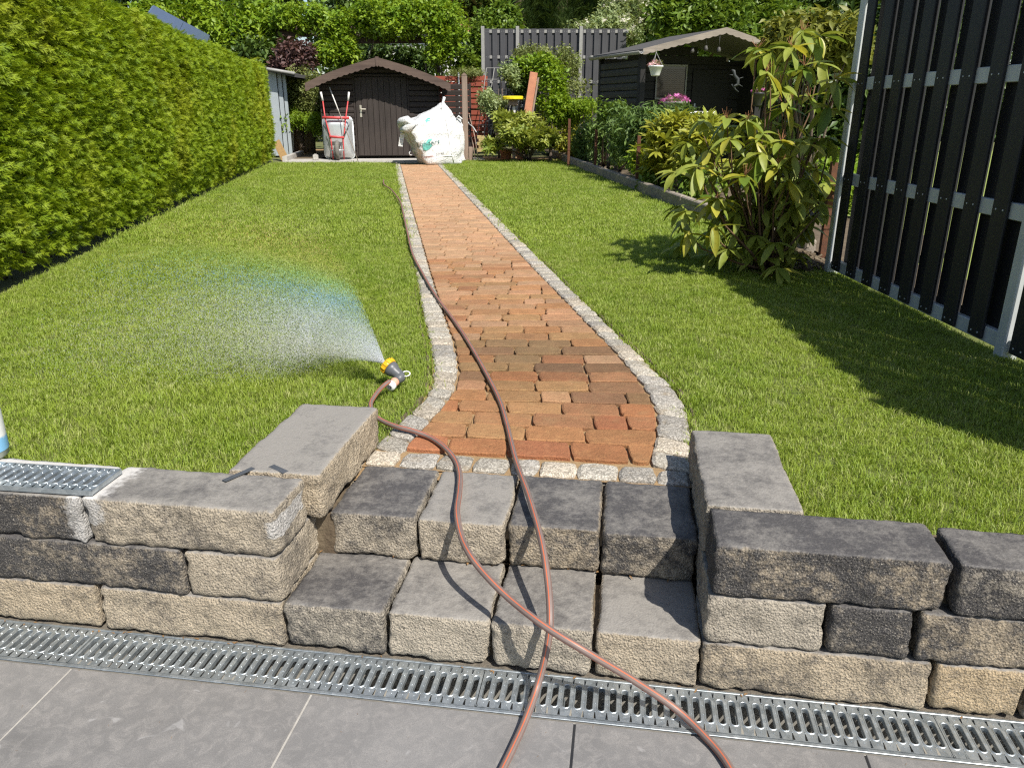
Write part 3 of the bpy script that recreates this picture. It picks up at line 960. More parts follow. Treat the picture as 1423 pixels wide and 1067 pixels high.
# turf edge: soil lip at the cut sides of the lawn
mb = MB()
vs = []
for i in range(2):
    wl = MB()
    f = (lambda y: LO(y) - .012) if i == 0 else (lambda y: RO(y) + .012)
    sgn = -1 if i == 0 else 1
    yy = np.arange(2.42 if i == 0 else 2.2, 16.1, .12)
    vs = []
    for y in yy:
        x = f(y) + rg.uniform(-.004, .004)
        vs += [(x, y, L - .02), (x + sgn * .004, y, L - .006), (x + sgn * .014, y, L - .006)]
    fs = []
    for k in range(len(yy) - 1):
        fs += [(3 * k, 3 * k + 1, 3 * k + 4, 3 * k + 3), (3 * k + 1, 3 * k + 2, 3 * k + 5, 3 * k + 4)]
    o = wl.add(vs, fs).build('turf_edge', M_SOIL); tag(o, kind='structure')

def blade(mb, rg, ln, w, spread):
    x, y = rg.gauss(0, spread), rg.gauss(0, spread)
    a = rg.uniform(0, 2 * PI); lean = rg.uniform(.15, 1.1) * ln; ca, sa = math.cos(a), math.sin(a)
    px, py = -sa * w / 2, ca * w / 2
    z1, z2 = ln * .55, ln * rg.uniform(.65, .95)
    vs = [(x - px, y - py, -.01), (x + px, y + py, -.01), (x + ca * lean * .3 - px * .9, y + sa * lean * .3 - py * .9, z1), (x + ca * lean * .3 + px * .9, y + sa * lean * .3 + py * .9, z1), (x + ca * lean, y + sa * lean, z2)]
    mb.add(vs, [(0, 1, 3, 2), (2, 3, 4)])
def tuft(name, nb, ln, w, spread, seed):
    r_ = random.Random(seed); m = MB()
    for _ in range(nb): blade(m, r_, ln * r_.uniform(.6, 1.2), w * r_.uniform(.7, 1.2), spread)
    return m.mesh(name, M_GRASS, True)
C_NEAR = proto_set('grass_tuft_near', [tuft('grass_tuft', 18, .026, .0021, .017, k) for k in range(6)])
C_FAR = proto_set('grass_tuft_far', [tuft('grass_tuft', 28, .030, .0042, .040, 20 + k) for k in range(6)])
def lawn_pts(test, x0, x1, y0, y1, dens, rs):
    n = int((x1 - x0) * (y1 - y0) * dens)
    xs = rs.uniform(x0, x1, n); ys_ = rs.uniform(y0, y1, n)
    return [(x, y, L - .008) for x, y in zip(xs, ys_) if test(x, y)]
rs = np.random.RandomState(5)
for nm, test, xr, lab in (('lawn_grass', in_left, (-4.6, -.2), 'left'), ('lawn_grass', in_right, (-1.5, 2.3), 'right')):
    near = lawn_pts(test, xr[0], xr[1], 1.4, 6.2, 2100, rs)
    far = lawn_pts(test, xr[0] - (.9 if lab == 'left' else 0), xr[1], 6.2, 17.1, 700, rs)
    for part, pts, coll, sz in (('near', near, C_NEAR, 1.0), ('far', far, C_FAR, 1.0)):
        n = len(pts)
        rot = np.stack([rs.normal(0, .16, n), rs.normal(0, .16, n), rs.uniform(0, 6.28, n)], 1)
        hgt = np.array([.72 + .42 * noise.noise(Vector((p[0] * 1.3, p[1] * 1.3, 0))) + .25 * noise.noise(Vector((p[0] * 6, p[1] * 6, 3))) for p in pts])
        hgt = np.clip(hgt, .4, 1.3)
        sc = np.stack([np.ones(n), np.ones(n), hgt], 1) * rs.uniform(.8, 1.2, (n, 1))
        scatter(nm, coll, pts, rot, sc, None, 'stuff')
# ================================================================== HEDGE
ML_THUJA = m_leaf('thuja_leaf', (.13, .205, .010), (.275, .35, .018), (.34, .335, .026), .55, .38, .3, patch=1.0)
ML_THUJAD = m_leaf('dark_conifer_leaf', (.035, .062, .014), (.07, .105, .022), None, .6, .15, .3)
rg = random.Random(3)
C_THUJA = proto_set('thuja_spray', [thuja_mesh('thuja_spray', ML_THUJA, rg, .085) for _ in range(5)])
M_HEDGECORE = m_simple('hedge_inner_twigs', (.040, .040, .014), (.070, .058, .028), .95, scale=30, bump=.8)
hedge = thing('conifer_hedge', 'long clipped yellow-green conifer hedge along the left side of the lawn', 'hedge', (-3.8, 9, L))
HD = (HB1 - HB0).normalized(); HN = Vector((HD.y, -HD.x, 0))       # HN points to the lawn
def hedge_h(y): return 2.28 + .03 * math.sin(y * 1.7) - .011 * y
def hp(t, d, z): return Vector((HB0.x + HD.x * t + HN.x * d, HB0.y + HD.y * t + HN.y * d, z))
TH0, TH1 = -3.6, 12.75
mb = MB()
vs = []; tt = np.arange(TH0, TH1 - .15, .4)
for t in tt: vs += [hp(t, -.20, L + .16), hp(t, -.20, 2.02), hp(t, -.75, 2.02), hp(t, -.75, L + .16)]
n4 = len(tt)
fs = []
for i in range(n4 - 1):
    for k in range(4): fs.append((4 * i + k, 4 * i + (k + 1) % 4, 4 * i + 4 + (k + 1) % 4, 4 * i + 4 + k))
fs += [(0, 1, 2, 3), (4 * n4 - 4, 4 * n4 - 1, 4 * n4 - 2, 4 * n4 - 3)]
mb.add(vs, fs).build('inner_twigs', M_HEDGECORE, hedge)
mb = MB()
for i in range(40):
    t = TH0 + .2 + i * .41
    mb.tube([hp(t + rg.uniform(-.1, .1), -.32 + rg.uniform(-.05, .05), L - .05), hp(t, -.34, L + .22), hp(t, -.4, L + .5)], [.022, .018, .014], 6)
mb.build('stems', M_BARK, hedge, True, 'stuff')
pts = []; rots = []; scl = []
def hedge_add(t, d, z, nx_, up, s):
    p = hp(t, d, z)
    pts.append(p)
    head = math.atan2(HN.y, HN.x) - PI / 2 + (rg.gauss(0, .75))
    if up: rots.append((rg.uniform(.2, 1.2), rg.uniform(-.6, .6), rg.uniform(0, 6.28)))
    else: rots.append((rg.uniform(-.75, .55), rg.uniform(-1.1, 1.1), head))
    scl.append(s)
for _ in range(72000):
    t = TH0 + (TH1 - TH0) * rg.random() ** 1.15
    z = L + .04 + (hedge_h(t) - L - .08) * rg.random() ** .93
    lump = .05 * noise.noise(Vector((t * 1.6, z * 1.6, 2))) + .035 * noise.noise(Vector((t * 5, z * 5, 7)))
    low = -.07 * max(0, 1 - (z - L) / .4)
    hi = -.06 * max(0, (z - 1.9) / .3)
    d = -.06 - .11 * rg.random() ** 1.6 + lump + low + hi
    if z < L + .22 and rg.random() < .12 + .4 * noise.noise(Vector((t * 3, 0, 4))): continue
    hedge_add(t, d, z, 0, False, rg.uniform(.7, 1.15))
for _ in range(13000):
    t = TH0 + (TH1 - TH0) * rg.random()
    d = -.10 - .75 * rg.random()
    hedge_add(t, d, hedge_h(t) - .10 + .05 * noise.noise(Vector((t * 3, d * 3, 1))) - .03 * rg.random(), 0, True, rg.uniform(.6, 1.05))
for _ in range(1600):                                  # far end face
    d = -.08 - .72 * rg.random(); z = L + .1 + 1.9 * rg.random()
    pts.append(hp(TH1 - .1 + .06 * rg.random(), d, z)); rots.append((rg.uniform(-.7, .4), rg.uniform(-1, 1), rg.uniform(0, 6.28))); scl.append(rg.uniform(.8, 1.2))
scatter('foliage', C_THUJA, pts, rots, scl, hedge)

# ================================================================== RIGHT FENCE (anthracite, staggered slats on aluminium rails)
F0, F1 = Vector((2.133, 5.098, 0)), Vector((2.177, 3.137, 0))
FD = (F1 - F0).normalized()
FRZ = math.atan2(FD.y, FD.x)
def make_fence(parent, x0, x1, ztop, zb, rails, pitch, fw, bw, mat, rail_mat, th=.019, post=True, front=1, skip=0.0):
    """local frame: x along the fence, -y*front towards the viewer"""
    Mx = basis(parent)
    x = x0
    mbs = MB(); mbs.box((-fw / 2, -.008, zb), (fw / 2, .008, ztop), bev=.004)
    sf = mbs.mesh('slat', mat)
    mbs = MB(); mbs.box((-bw / 2, -.008, zb), (bw / 2, .008, ztop), bev=.004)
    sb = mbs.mesh('slat', mat)
    n = int(round((x1 - x0) / pitch))
    for i in range(n):
        for me, off, yy in ((sf, .28, -.0245), (sb, .78, .0245)):
            xx = x0 + (i + off) * pitch
            xx = min(xx, x1 - .075)
            o = bpy.data.objects.new('slat', me); COL.objects.link(o); o.parent = parent
            o.location = (xx, yy * front, rg.uniform(-.003, .003)); o.rotation_euler = (0, rg.uniform(-.002, .002), 0)
    for z in rails:
        m = MB(); m.box((x0 - .01, -.0158, z - .035), (x1 + .01, .0158, z + .035), bev=.003)
        o = m.build('rail', rail_mat, parent); o.matrix_parent_inverse = Matrix()
    m = MB()
    for i in range(n):
        for z in rails:
            for dx in (-.025, .025):
                xx = x0 + (i + .28) * pitch + dx
                m.lathe([(.0045, 0), (.004, .0015), (0.0001, .002)], Matrix.Translation((xx, (-.0327) * front, z)) @ Matrix.Rotation(PI / 2 * front, 4, 'X'), 6)
    o = m.build('screws', M_ALU, parent, kind='stuff'); o.matrix_parent_inverse = Matrix()
fence = thing('slat_fence', 'tall anthracite slat privacy fence with aluminium rails standing in shade right of the lawn', 'fence', (F0.x, F0.y, 0), FRZ)
RAILS = [.315, .865, 1.425, 1.985]
make_fence(fence, .05, 1.825, 2.06, L + .03, RAILS, .2215, .106, .198, M_ANTH, M_ALU)
def alu_post(parent, x, ztop, w=.062, d=.075, zb=None):
    m = MB(); m.box((x - w / 2, -d / 2, (L - .05) if zb is None else zb), (x + w / 2, d / 2, ztop), bev=.004)
    m.box((x - w / 2 - .002, -d / 2 - .002, ztop), (x + w / 2 + .002, d / 2 + .002, ztop + .008), bev=.003)
    o = m.build('post', M_ALU, parent); o.matrix_parent_inverse = Matrix(); return o
alu_post(fence, 0, 2.10); alu_post(fence, 1.86, 2.10)
fence2 = thing('slat_fence', 'next panel of the anthracite slat fence, cut off at the right edge of the photo', 'fence', (F0.x + FD.x * 1.86, F0.y + FD.y * 1.86, 0), FRZ)
make_fence(fence2, .05, 1.825, 2.06, L + .03, RAILS, .2215, .106, .198, M_ANTH, M_ALU)
alu_post(fence2, 1.86, 2.10)

# ================================================================== FLOWER BED KERB AND RUSTY POSTS
kerb = thing('bed_kerb', 'low weathered concrete kerb between the lawn and the planted bed on the right', 'kerb', (kx(12), 12, L))
yk = 5.6
while yk < 18.6:
    y2 = yk + .98
    m = MB()
    p, q = Vector((kx(yk) + .04, yk, L + .035)), Vector((kx(y2) + .04, y2, L + .035))
    m.bar(p, q, .085, .19, bev=.012)
    m.build('kerb_block', M_KERB, kerb); yk += 1.0
m = MB()
vs = []
yy = np.arange(.5, 21, .5)
for y in yy:
    vs += [(kx(y) + .07, y, L + .05), (kx(y) + (1.1 if y > 5.4 else .35), y, L + .10)]
fs = []
for i in range(len(yy) - 1):
    fs += [(2 * i, 2 * i + 1, 2 * i + 3, 2 * i + 2)]
tag(m.add(vs, fs).build('flower_bed', M_SOIL), kind='structure')
m = MB(); vs = []
for y in yy: vs += [(kx(y) + .2, y, L + .02), (kx(y) + 30, y, L + .03)]
tag(m.add(vs, [(2 * i, 2 * i + 1, 2 * i + 3, 2 * i + 2) for i in range(len(yy) - 1)]).build('neighbour_lawn', m_simple('neighbour_turf', (.20, .26, .05), (.27, .31, .08), .95, scale=25, bump=.6)), kind='structure')
for (u, vt, vb, Y, lab) in ((790, 165, 224, None, 'thin rusty post at the far corner of the bed kerb, before a yellow-leaved shrub'),
                         (827, 180, 232, None, 'middle rusty post on the bed kerb, before dark green perennials'),
                         (885, 188, 252, None, 'thickest rusty post on the bed kerb, beside the yellow-green bush'),
                         (1143, 225, 352, 5.45, 'rusty post between the rhododendron and the end of the dark fence')):
    b = at(u, vb, L + .1) if Y is None else aty(u, vb, Y)
    tp = aty(u, vt, b.y)
    h = tp.z - L
    o = thing('rusty_post', lab, 'post', (b.x, b.y, L), 0, 'rusty posts in the flower bed')
    m = MB()
    w = .045
    m.box((-w / 2, -w / 2, -.1), (-w / 2 + .007, w / 2, h)); m.box((-w / 2 + .0071, -w / 2, -.1), (w / 2, -w / 2 + .007, h - .004))
    oo = m.build('angle_iron', M_RUST, o); oo.matrix_parent_inverse = Matrix()
    m = MB()
    for z in (h * .35, h * .8): m.tube([(-.028, -.03, z), (.03, -.03, z), (.03, .03, z), (-.03, .028, z)], .002, 5)
    oo = m.build('wire_ties', M_RUST, o, kind='stuff'); oo.matrix_parent_inverse = Matrix()

# ================================================================== PLANTS
def plant(name, label, cat, base, group=None):
    return thing(name, label, cat, tuple(base), 0, group)
ML_RHODO = m_leaf('rhododendron_leaf', (.15, .20, .028), (.255, .28, .05), (.34, .33, .06), .5, .3, .4, patch=3)
ML_GREEN = m_leaf('mid_green_leaf', (.075, .135, .016), (.14, .20, .024), None, .45, .3)
ML_LIME = m_leaf('lime_leaf', (.115, .20, .012), (.205, .28, .02), None, .5, .35)
ML_YELLOW = m_leaf('yellow_green_leaf', (.20, .235, .025), (.31, .30, .04), None, .5, .35)
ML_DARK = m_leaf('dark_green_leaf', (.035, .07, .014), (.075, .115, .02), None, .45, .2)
ML_BLUE = m_leaf('blue_green_leaf', (.07, .125, .028), (.13, .19, .045), None, .55, .25)
ML_PURPLE = m_leaf('purple_leaf', (.055, .03, .030), (.10, .05, .04), None, .5, .2)
ML_OLIVE = m_leaf('olive_leaf', (.11, .14, .035), (.185, .20, .06), None, .55, .25)
ML_PALE = m_leaf('pale_leaf', (.17, .23, .085), (.27, .31, .14), None, .5, .3)
ML_BROWN = m_leaf('bronze_leaf', (.11, .13, .022), (.19, .19, .03), None, .5, .3)
C_GREEN = leaf_set('green_clump', ML_GREEN, 24, .17, .10, .055, seed=1)
C_LIME = leaf_set('lime_clump', ML_LIME, 24, .17, .10, .06, seed=2)
C_LIMES = leaf_set('lime_small_clump', ML_LIME, 26, .13, .06, .03, seed=3)
C_YEL = leaf_set('yellow_clump', ML_YELLOW, 26, .13, .07, .03, seed=4)
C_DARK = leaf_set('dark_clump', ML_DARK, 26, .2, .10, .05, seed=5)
C_DARKB = leaf_set('dark_big_clump', ML_DARK, 34, .42, .17, .09, seed=55)
C_BLUE = leaf_set('blue_clump', ML_BLUE, 26, .14, .10, .022, seed=6)
C_PURP = leaf_set('purple_clump', ML_PURPLE, 24, .15, .07, .045, seed=7)
C_OLIVE = leaf_set('olive_clump', ML_OLIVE, 30, .15, .06, .03, seed=8)
C_PALE = leaf_set('pale_clump', ML_PALE, 24, .16, .08, .045, seed=9)
C_BROWN = leaf_set('bronze_clump', ML_BROWN, 14, .15, .11, .045, seed=10)
C_WHORL = whorl_set('rhodo_whorl', ML_RHODO, .13, .042)
C_WHORLY = whorl_set('yellow_whorl', ML_YELLOW, .15, .04, seed=5, n=10)
rg = random.Random(12)
C_DCON = proto_set('dark_conifer_spray', [thuja_mesh('dark_conifer_spray', ML_THUJAD, rg, .38) for _ in range(4)])
def petal_set(name, mat, r, n, s):
    r_ = random.Random(n)
    ms = []
    for _ in range(3):
        m = MB()
        for _k in range(n):
            d = Vector((r_.gauss(0, 1), r_.gauss(0, 1), abs(r_.gauss(0, 1)))).normalized() * r * r_.random() ** .4
            a0 = r_.uniform(0, 6.28)
            for q in range(5):
                add_leaf(m, rot_m(d, (.35, 0, a0 + q * 1.257)), s, s * .9, .1, .2, 1)
        ms.append(m.mesh(name, [mat], False))
    return proto_set(name, ms)
C_PINK = petal_set('pink_flower', M_PINK, .03, 3, .03)
C_LPINK = petal_set('pale_pink_flower', M_LPINK, .04, 3, .03)
C_WHITE = petal_set('white_flower', M_WHITEFL, .08, 6, .035)

# ---- the big rhododendron in front of the fence: every large leaf is its own part
rho = plant('rhododendron', 'tall rhododendron with large drooping leaves growing beside the end of the dark fence', 'shrub', (1.72, 5.25, L))
rg = random.Random(21)
tips = [(1052, 68, .1), (1070, 70, -.1), (1065, 100, -.15), (1115, 44, .15), (1138, 52, .2), (1100, 66, 0), (1118, 93, 0), (1160, 112, -.2), (1152, 150, -.2), (1085, 122, 0), (1071, 108, .2),
        (1091, 147, -.1), (1125, 135, .2), (1010, 166, -.1), (1038, 168, -.2), (1097, 170, .1), (1015, 192, -.25), (1052, 197, -.3), (1086, 197, -.3), (1122, 197, -.3), (1057, 214, -.35), (1035, 244, -.45),
        (1083, 230, -.35), (1097, 250, -.4), (970, 233, -.2), (993, 281, -.35), (956, 322, -.3), (993, 315, -.35), (1082, 372, -.45), (1139, 281, -.1), (1153, 200, -.1), (985, 205, 0), (1000, 240, -.1),
        (1110, 225, .1), (1135, 235, 0), (1075, 275, .1), (1115, 280, .1), (1025, 290, -.1), (1040, 330, .2), (1150, 255, .1), (1000, 180, .2), (1065, 170, .25), (1030, 210, .2), (1140, 85, .3), (1085, 90, .3), (1060, 250, .15), (1000, 300, .15)]
ML_RHODOY = m_leaf('yellowed_rhododendron_leaf', (.30, .29, .035), (.40, .37, .06), None, .4, .35, .5)
leaf_meshes = []
for k in range(6):
    m = MB(); ln = rg.uniform(.15, .195)
    add_leaf(m, Matrix(), ln, ln * rg.uniform(.30, .37), rg.uniform(.15, .45), rg.uniform(.15, .5), 5)
    leaf_meshes.append(m.mesh('leaf', [[ML_RHODO, ML_RHODO, ML_RHODO, ML_RHODOY, ML_RHODO, ML_GREEN][k]], True))
m_red = m_leaf('reddish_leaf', (.22, .10, .035), (.28, .14, .05), None, .5, .3)
base_r = Vector((1.70, 5.22, L))
stem_mb = MB(); stalk_mb = MB(); rest_mb = MB(); cnt = 0
for (u, v, dy) in tips:
    tip = aty(u, v, 5.25 + dy)
    b = base_r + Vector((rg.uniform(-.10, .10), rg.uniform(-.1, .1), 0))
    m1 = b.lerp(tip, .4) + Vector((rg.uniform(-.05, .05), rg.uniform(-.05, .05), -.08 * (tip - b).length))
    m2 = b.lerp(tip, .78) + Vector((rg.uniform(-.05, .05), rg.uniform(-.04, .04), -.05))
    stem_mb.tube([b, b.lerp(m1, .5), m1, m1.lerp(m2, .5), m2, tip], [.010, .009, .008, .0065, .005, .004], 6)
    nl = rg.randint(7, 10)
    axis = (tip - m2).normalized()
    for k in range(nl):
        az = 2 * PI * k / nl + rg.uniform(-.3, .3)
        pitch = rg.uniform(-1.15, .15) if k % 3 else rg.uniform(-.4, .5)
        M = Matrix.Translation(tip + Vector((0, 0, rg.uniform(-.02, .012)))) @ Euler((pitch, rg.uniform(-.35, .35), az)).to_matrix().to_4x4()
        sc = rg.uniform(.75, 1.12)
        if cnt < 300:
            o = bpy.data.objects.new('leaf', leaf_meshes[rg.randrange(6)]); COL.objects.link(o)
            o.parent = rho; o.matrix_parent_inverse = basis(rho).inverted()
            o.matrix_basis = M @ Matrix.Scale(sc, 4)
            cnt += 1
        else:
            add_leaf(rest_mb, M, .165 * sc, .055 * sc, .3, .3, 4)
    if v < 300 and rg.random() < .6:
        for k in range(9):
            a = rg.uniform(0, 6.28); r_ = rg.uniform(.015, .05)
            stalk_mb.tube([tip, tip + Vector((math.cos(a) * r_ * .6, math.sin(a) * r_ * .6, .03)), tip + Vector((math.cos(a) * r_, math.sin(a) * r_, rg.uniform(.03, .075)))], [.0016, .0012, .0012], 4)
for _ in range(9):
    a = rg.uniform(0, 6.28)
    tp_ = base_r + Vector((math.cos(a) * .45, math.sin(a) * .4, rg.uniform(.35, .9)))
    stem_mb.tube([base_r, base_r.lerp(tp_, .5) + Vector((0, 0, -.04)), tp_], [.012, .008, .003], 5)
for _ in range(85):
    hh = rg.uniform(.06, .98) ** 1.1
    tip = base_r + Vector((rg.gauss(0, .22 + .17 * hh), rg.gauss(.0, .22), hh))
    if tip.x > 1.97: tip.x = 1.97 - rg.random() * .4
    for k in range(8):
        M = Matrix.Translation(tip) @ Euler((rg.uniform(-1.0, .2), rg.uniform(-.3, .3), k + rg.random())).to_matrix().to_4x4()
        add_leaf(rest_mb, M, rg.uniform(.12, .17), .05, .3, .3, 4)
stem_mb.build('stems', M_TWIG, rho, True)
stalk_mb.build('dry_flower_stalks', M_STALK, rho, False, 'stuff')
rest_mb.build('inner_leaves', [ML_RHODO], rho, True, 'stuff')
# bark mulch heap at its foot
m = MB()
for _ in range(420):
    a = rg.uniform(0, 6.28); r_ = .24 * rg.random() ** .5
    c = Vector((2.02 + math.cos(a) * r_ * .8, 5.45 + math.sin(a) * r_ * 1.5, L + .075 * max(0, 1 - r_ / .25) + rg.uniform(0, .02)))
    M = rot_m(c, (rg.uniform(-.5, .5), rg.uniform(-.5, .5), rg.uniform(0, 6.28)))
    m.box((-.02, -.008, -.004), (.02, .008, .004), 0, M @ Matrix.Scale(rg.uniform(.6, 1.4), 4))
tag(m.build('bark_mulch', M_SOIL), 'loose brown bark mulch heaped at the foot of the last fence post', 'mulch', kind='stuff')

# ---- bed plants, near to far
def bed_clear(b, u0):                      # keep the bed plants behind the kerb
    b = list(b); r = B(*b)
    while 770 < u0 < 1000 and r[0][0] - r[1][0] * .85 < kx(r[0][1]) + .1 and b[4] < 19:
        b[4] += .1; r = B(*b)
    return r
def shrub(label, base_uv, Y, blobs, coll, n, seed, stem_n=6, name='shrub', group='shrubs in the planted bed', gap=.25, smin=.7, smax=1.25, flat=False, stem_mat=None, shell=.45):
    bx = aty(base_uv[0], base_uv[1], Y)
    o = plant(name, label, 'shrub' if 'tree' not in name else 'tree', (bx.x, Y, L), group)
    bl = [bed_clear(b, base_uv[0]) for b in blobs]
    if base_uv[0] > 770 and base_uv[0] < 1000:
        Y = bl[0][0][1]; bx = Vector((bl[0][0][0], Y, L)); o.location = (bx.x, Y, L)
    foliage(o, coll, bl, n, seed, smin, smax, shell, gap, flat=flat)
    if stem_n:
        tips_ = []
        for k in range(stem_n):
            c, r_ = bl[k % len(bl)]
            tips_.append((c[0] + rnd.uniform(-.6, .6) * r_[0], c[1] + rnd.uniform(-.5, .5) * r_[1], c[2] + rnd.uniform(-.3, .5) * r_[2]))
        stems(o, (bx.x, Y, L), tips_, .02, .006, stem_mat, 'stems')
    return o
shrub('yellow-green leafy bush behind the kerb, left of the tall rhododendron', (945, 285), 8.9, [(945, 200, 42, 42, 8.9), (925, 225, 32, 30, 8.7), (975, 205, 35, 40, 9.2), (905, 215, 20, 30, 9.3)], C_WHORLY, 420, 31, 9, gap=.2)
shrub('low dark green undergrowth at the foot of the yellow-green bush', (930, 275), 8.5, [(930, 258, 42, 22, 8.6), (965, 262, 30, 26, 8.2)], C_GREEN, 150, 32, 4, smin=.4, smax=.8)
shrub('pale grassy clump between the middle and thickest rusty posts', (860, 245), 10.6, [(858, 222, 26, 20, 10.6), (895, 225, 18, 20, 10.0)], C_LIMES, 150, 33, 4, smin=.6, smax=1.1)
shrub('feathery green fern below the flower shelf of the dark cabin', (905, 225), 11.5, [(905, 178, 34, 22, 11.5), (938, 170, 26, 18, 11.8), (878, 190, 20, 30, 11.4)], C_BLUE, 260, 34, 5, smin=.8, smax=1.4)
shrub('dark blue-green perennials with upright stems, before the dark cabin', (845, 230), 12.8, [(838, 195, 22, 34, 12.8), (862, 185, 18, 40, 12.6), (815, 200, 20, 28, 13.2)], C_BLUE, 300, 35, 8)
shrub('tall leafy stem plant rising beside the cabin corner', (862, 215), 13.0, [(845, 158, 12, 14, 13.0), (858, 165, 10, 22, 13.0)], C_GREEN, 60, 36, 4, smin=.5, smax=.9)
shrub('bright flat-topped green plant before the grey fence', (818, 210), 14.2, [(818, 150, 34, 12, 14.2), (800, 160, 20, 14, 14.2)], C_LIMES, 160, 37, 6)
shrub('golden yellow shrub at the far end of the kerb', (785, 215), 15.0, [(782, 182, 24, 26, 15.0), (800, 195, 16, 24, 14.6), (765, 178, 18, 20, 15.3)], C_YEL, 330, 38, 6)
shrub('fresh green honeysuckle bush behind the leaning terracotta board', (765, 200), 16.6, [(768, 130, 20, 36, 17.4), (777, 155, 20, 28, 17.0), (736, 94, 22, 12, 17.9), (758, 92, 18, 14, 17.6)], C_LIME, 300, 39, 6, smin=.6, smax=1.0)
shrub('grey-green bush with thin loose twigs before the grey slat fence', (790, 190), 17.0, [(788, 105, 22, 36, 17.0), (800, 135, 22, 28, 16.8), (770, 80, 34, 14, 17.2), (740, 78, 26, 12, 17.4)], C_OLIVE, 260, 40, 8, gap=.42)
shrub('pale flowering climber on a trellis between red fence and terracotta board', (695, 200), 17.6, [(692, 128, 20, 26, 17.6), (680, 142, 14, 16, 17.4), (705, 108, 16, 16, 17.7)], C_PALE, 170, 41, 7, gap=.38, smin=.6, smax=1.0)
shrub('dark bluish climber behind the yellow bird table', (715, 190), 18.0, [(715, 112, 20, 24, 18.0), (728, 125, 16, 30, 18.0)], C_DARK, 140, 42, 6, gap=.3, smin=.6, smax=1.0)
o = shrub('rounded olive rhododendron with bare twisted stems at the far lawn edge', (735, 221), 16.7, [(728, 178, 34, 20, 16.7), (742, 192, 36, 18, 16.4), (700, 172, 14, 16, 16.9), (758, 188, 22, 22, 16.7), (685, 203, 16, 12, 16.5), (715, 190, 26, 16, 16.3)], C_WHORL, 700, 43, 14, stem_mat=M_BARK, gap=.22)
# right of the rhododendron, seen past the fence post
shrub('light green shrub glimpsed between rhododendron and dark fence', (1165, 320), 7.0, [(1160, 255, 28, 26, 7.0), (1180, 275, 30, 40, 7.2), (1145, 300, 26, 20, 7.3)], C_LIMES, 260, 44, 5)
shrub('bronze-tipped vine tangle high behind the tall rhododendron', (1130, 200), 9.5, [(1110, 44, 46, 16, 9.5), (1160, 55, 40, 26, 9.3), (1080, 58, 18, 20, 9.6), (1175, 70, 24, 30, 9.2)], C_BROWN, 260, 45, 9)
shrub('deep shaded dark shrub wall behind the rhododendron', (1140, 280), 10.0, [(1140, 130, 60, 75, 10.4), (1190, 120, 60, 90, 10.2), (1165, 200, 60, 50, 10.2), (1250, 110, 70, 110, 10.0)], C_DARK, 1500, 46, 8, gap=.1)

# ================================================================== BACKGROUND TREES AND SHRUBS
def bg(label, Y, blobs, coll, n, seed, name='shrub', group='shrubs and trees behind the garden', trunk=True, gap=.28, smin=.8, smax=1.6, shell=.5, flat=False):
    bl = [B(*b) for b in blobs]
    cx = sum(b[0][0] for b in bl) / len(bl)
    o = plant(name, label, 'tree' if 'tree' in name else 'shrub', (cx, Y, L), group)
    foliage(o, coll, bl, n, seed, smin, smax, shell, gap, flat=flat, name='crown' if 'tree' in name else 'foliage')
    if trunk:
        mbx = MB()
        for c, r_ in bl:
            t0 = Vector((cx + (c[0] - cx) * .25, Y, L - .1)); t1 = Vector(c)
            mbx.tube([t0, t0.lerp(t1, .5) + Vector((rnd.uniform(-.1, .1), 0, .1)), t1, t1 + Vector((rnd.uniform(-.2, .2), 0, r_[2] * .6))], [.10, .075, .05, .015], 7)
        mbx.build('trunk', M_BARK, o, True)
    return o
bg('broad glossy laurel bush above the far end of the conifer hedge', 21.0, [(255, 28, 60, 36, 21.0), (330, 50, 62, 44, 21.0), (285, 60, 50, 30, 20.6), (372, 34, 40, 26, 21.3)], C_LIME, 900, 51)
bg('dark green bush under the laurel, left of the pergola', 20.5, [(345, 82, 46, 26, 20.4), (300, 85, 40, 26, 20.6)], C_DARK, 300, 52)
bg('small purple-leaved shrub beside the left pergola post', 19.8, [(410, 78, 26, 20, 19.8), (398, 92, 22, 14, 19.8)], C_PURP, 260, 53)
bg('olive clipped shrub between the hedge end and the brown shed', 19.6, [(420, 128, 32, 34, 19.6), (440, 145, 22, 30, 19.4), (402, 150, 22, 30, 19.6)], C_OLIVE, 480, 54, gap=.15, smin=.7, smax=1.2)
bg('bright green ground-cover patch left of the brown shed', 19.0, [(420, 170, 36, 12, 19.0), (400, 165, 18, 14, 19.2), (440, 172, 18, 12, 18.8)], C_LIMES, 220, 55, trunk=False, smin=.7, smax=1.2)
bg('dark shrub seen through the pergola opening', 23.0, [(540, 78, 44, 18, 23), (580, 85, 30, 16, 23)], C_DARK, 240, 56)
bg('loose pink-flowering bush right of the pergola', 21.5, [(680, 62, 30, 40, 21.5), (660, 90, 28, 22, 21.2), (700, 40, 24, 26, 21.8)], C_GREEN, 330, 57)
bg('flat green ivy capping the red slat fence', 18.9, [(650, 102, 26, 5, 18.9)], C_OLIVE, 120, 58, trunk=False, gap=.05, smin=.4, smax=.7)
pk = bpy.data.objects[-1]
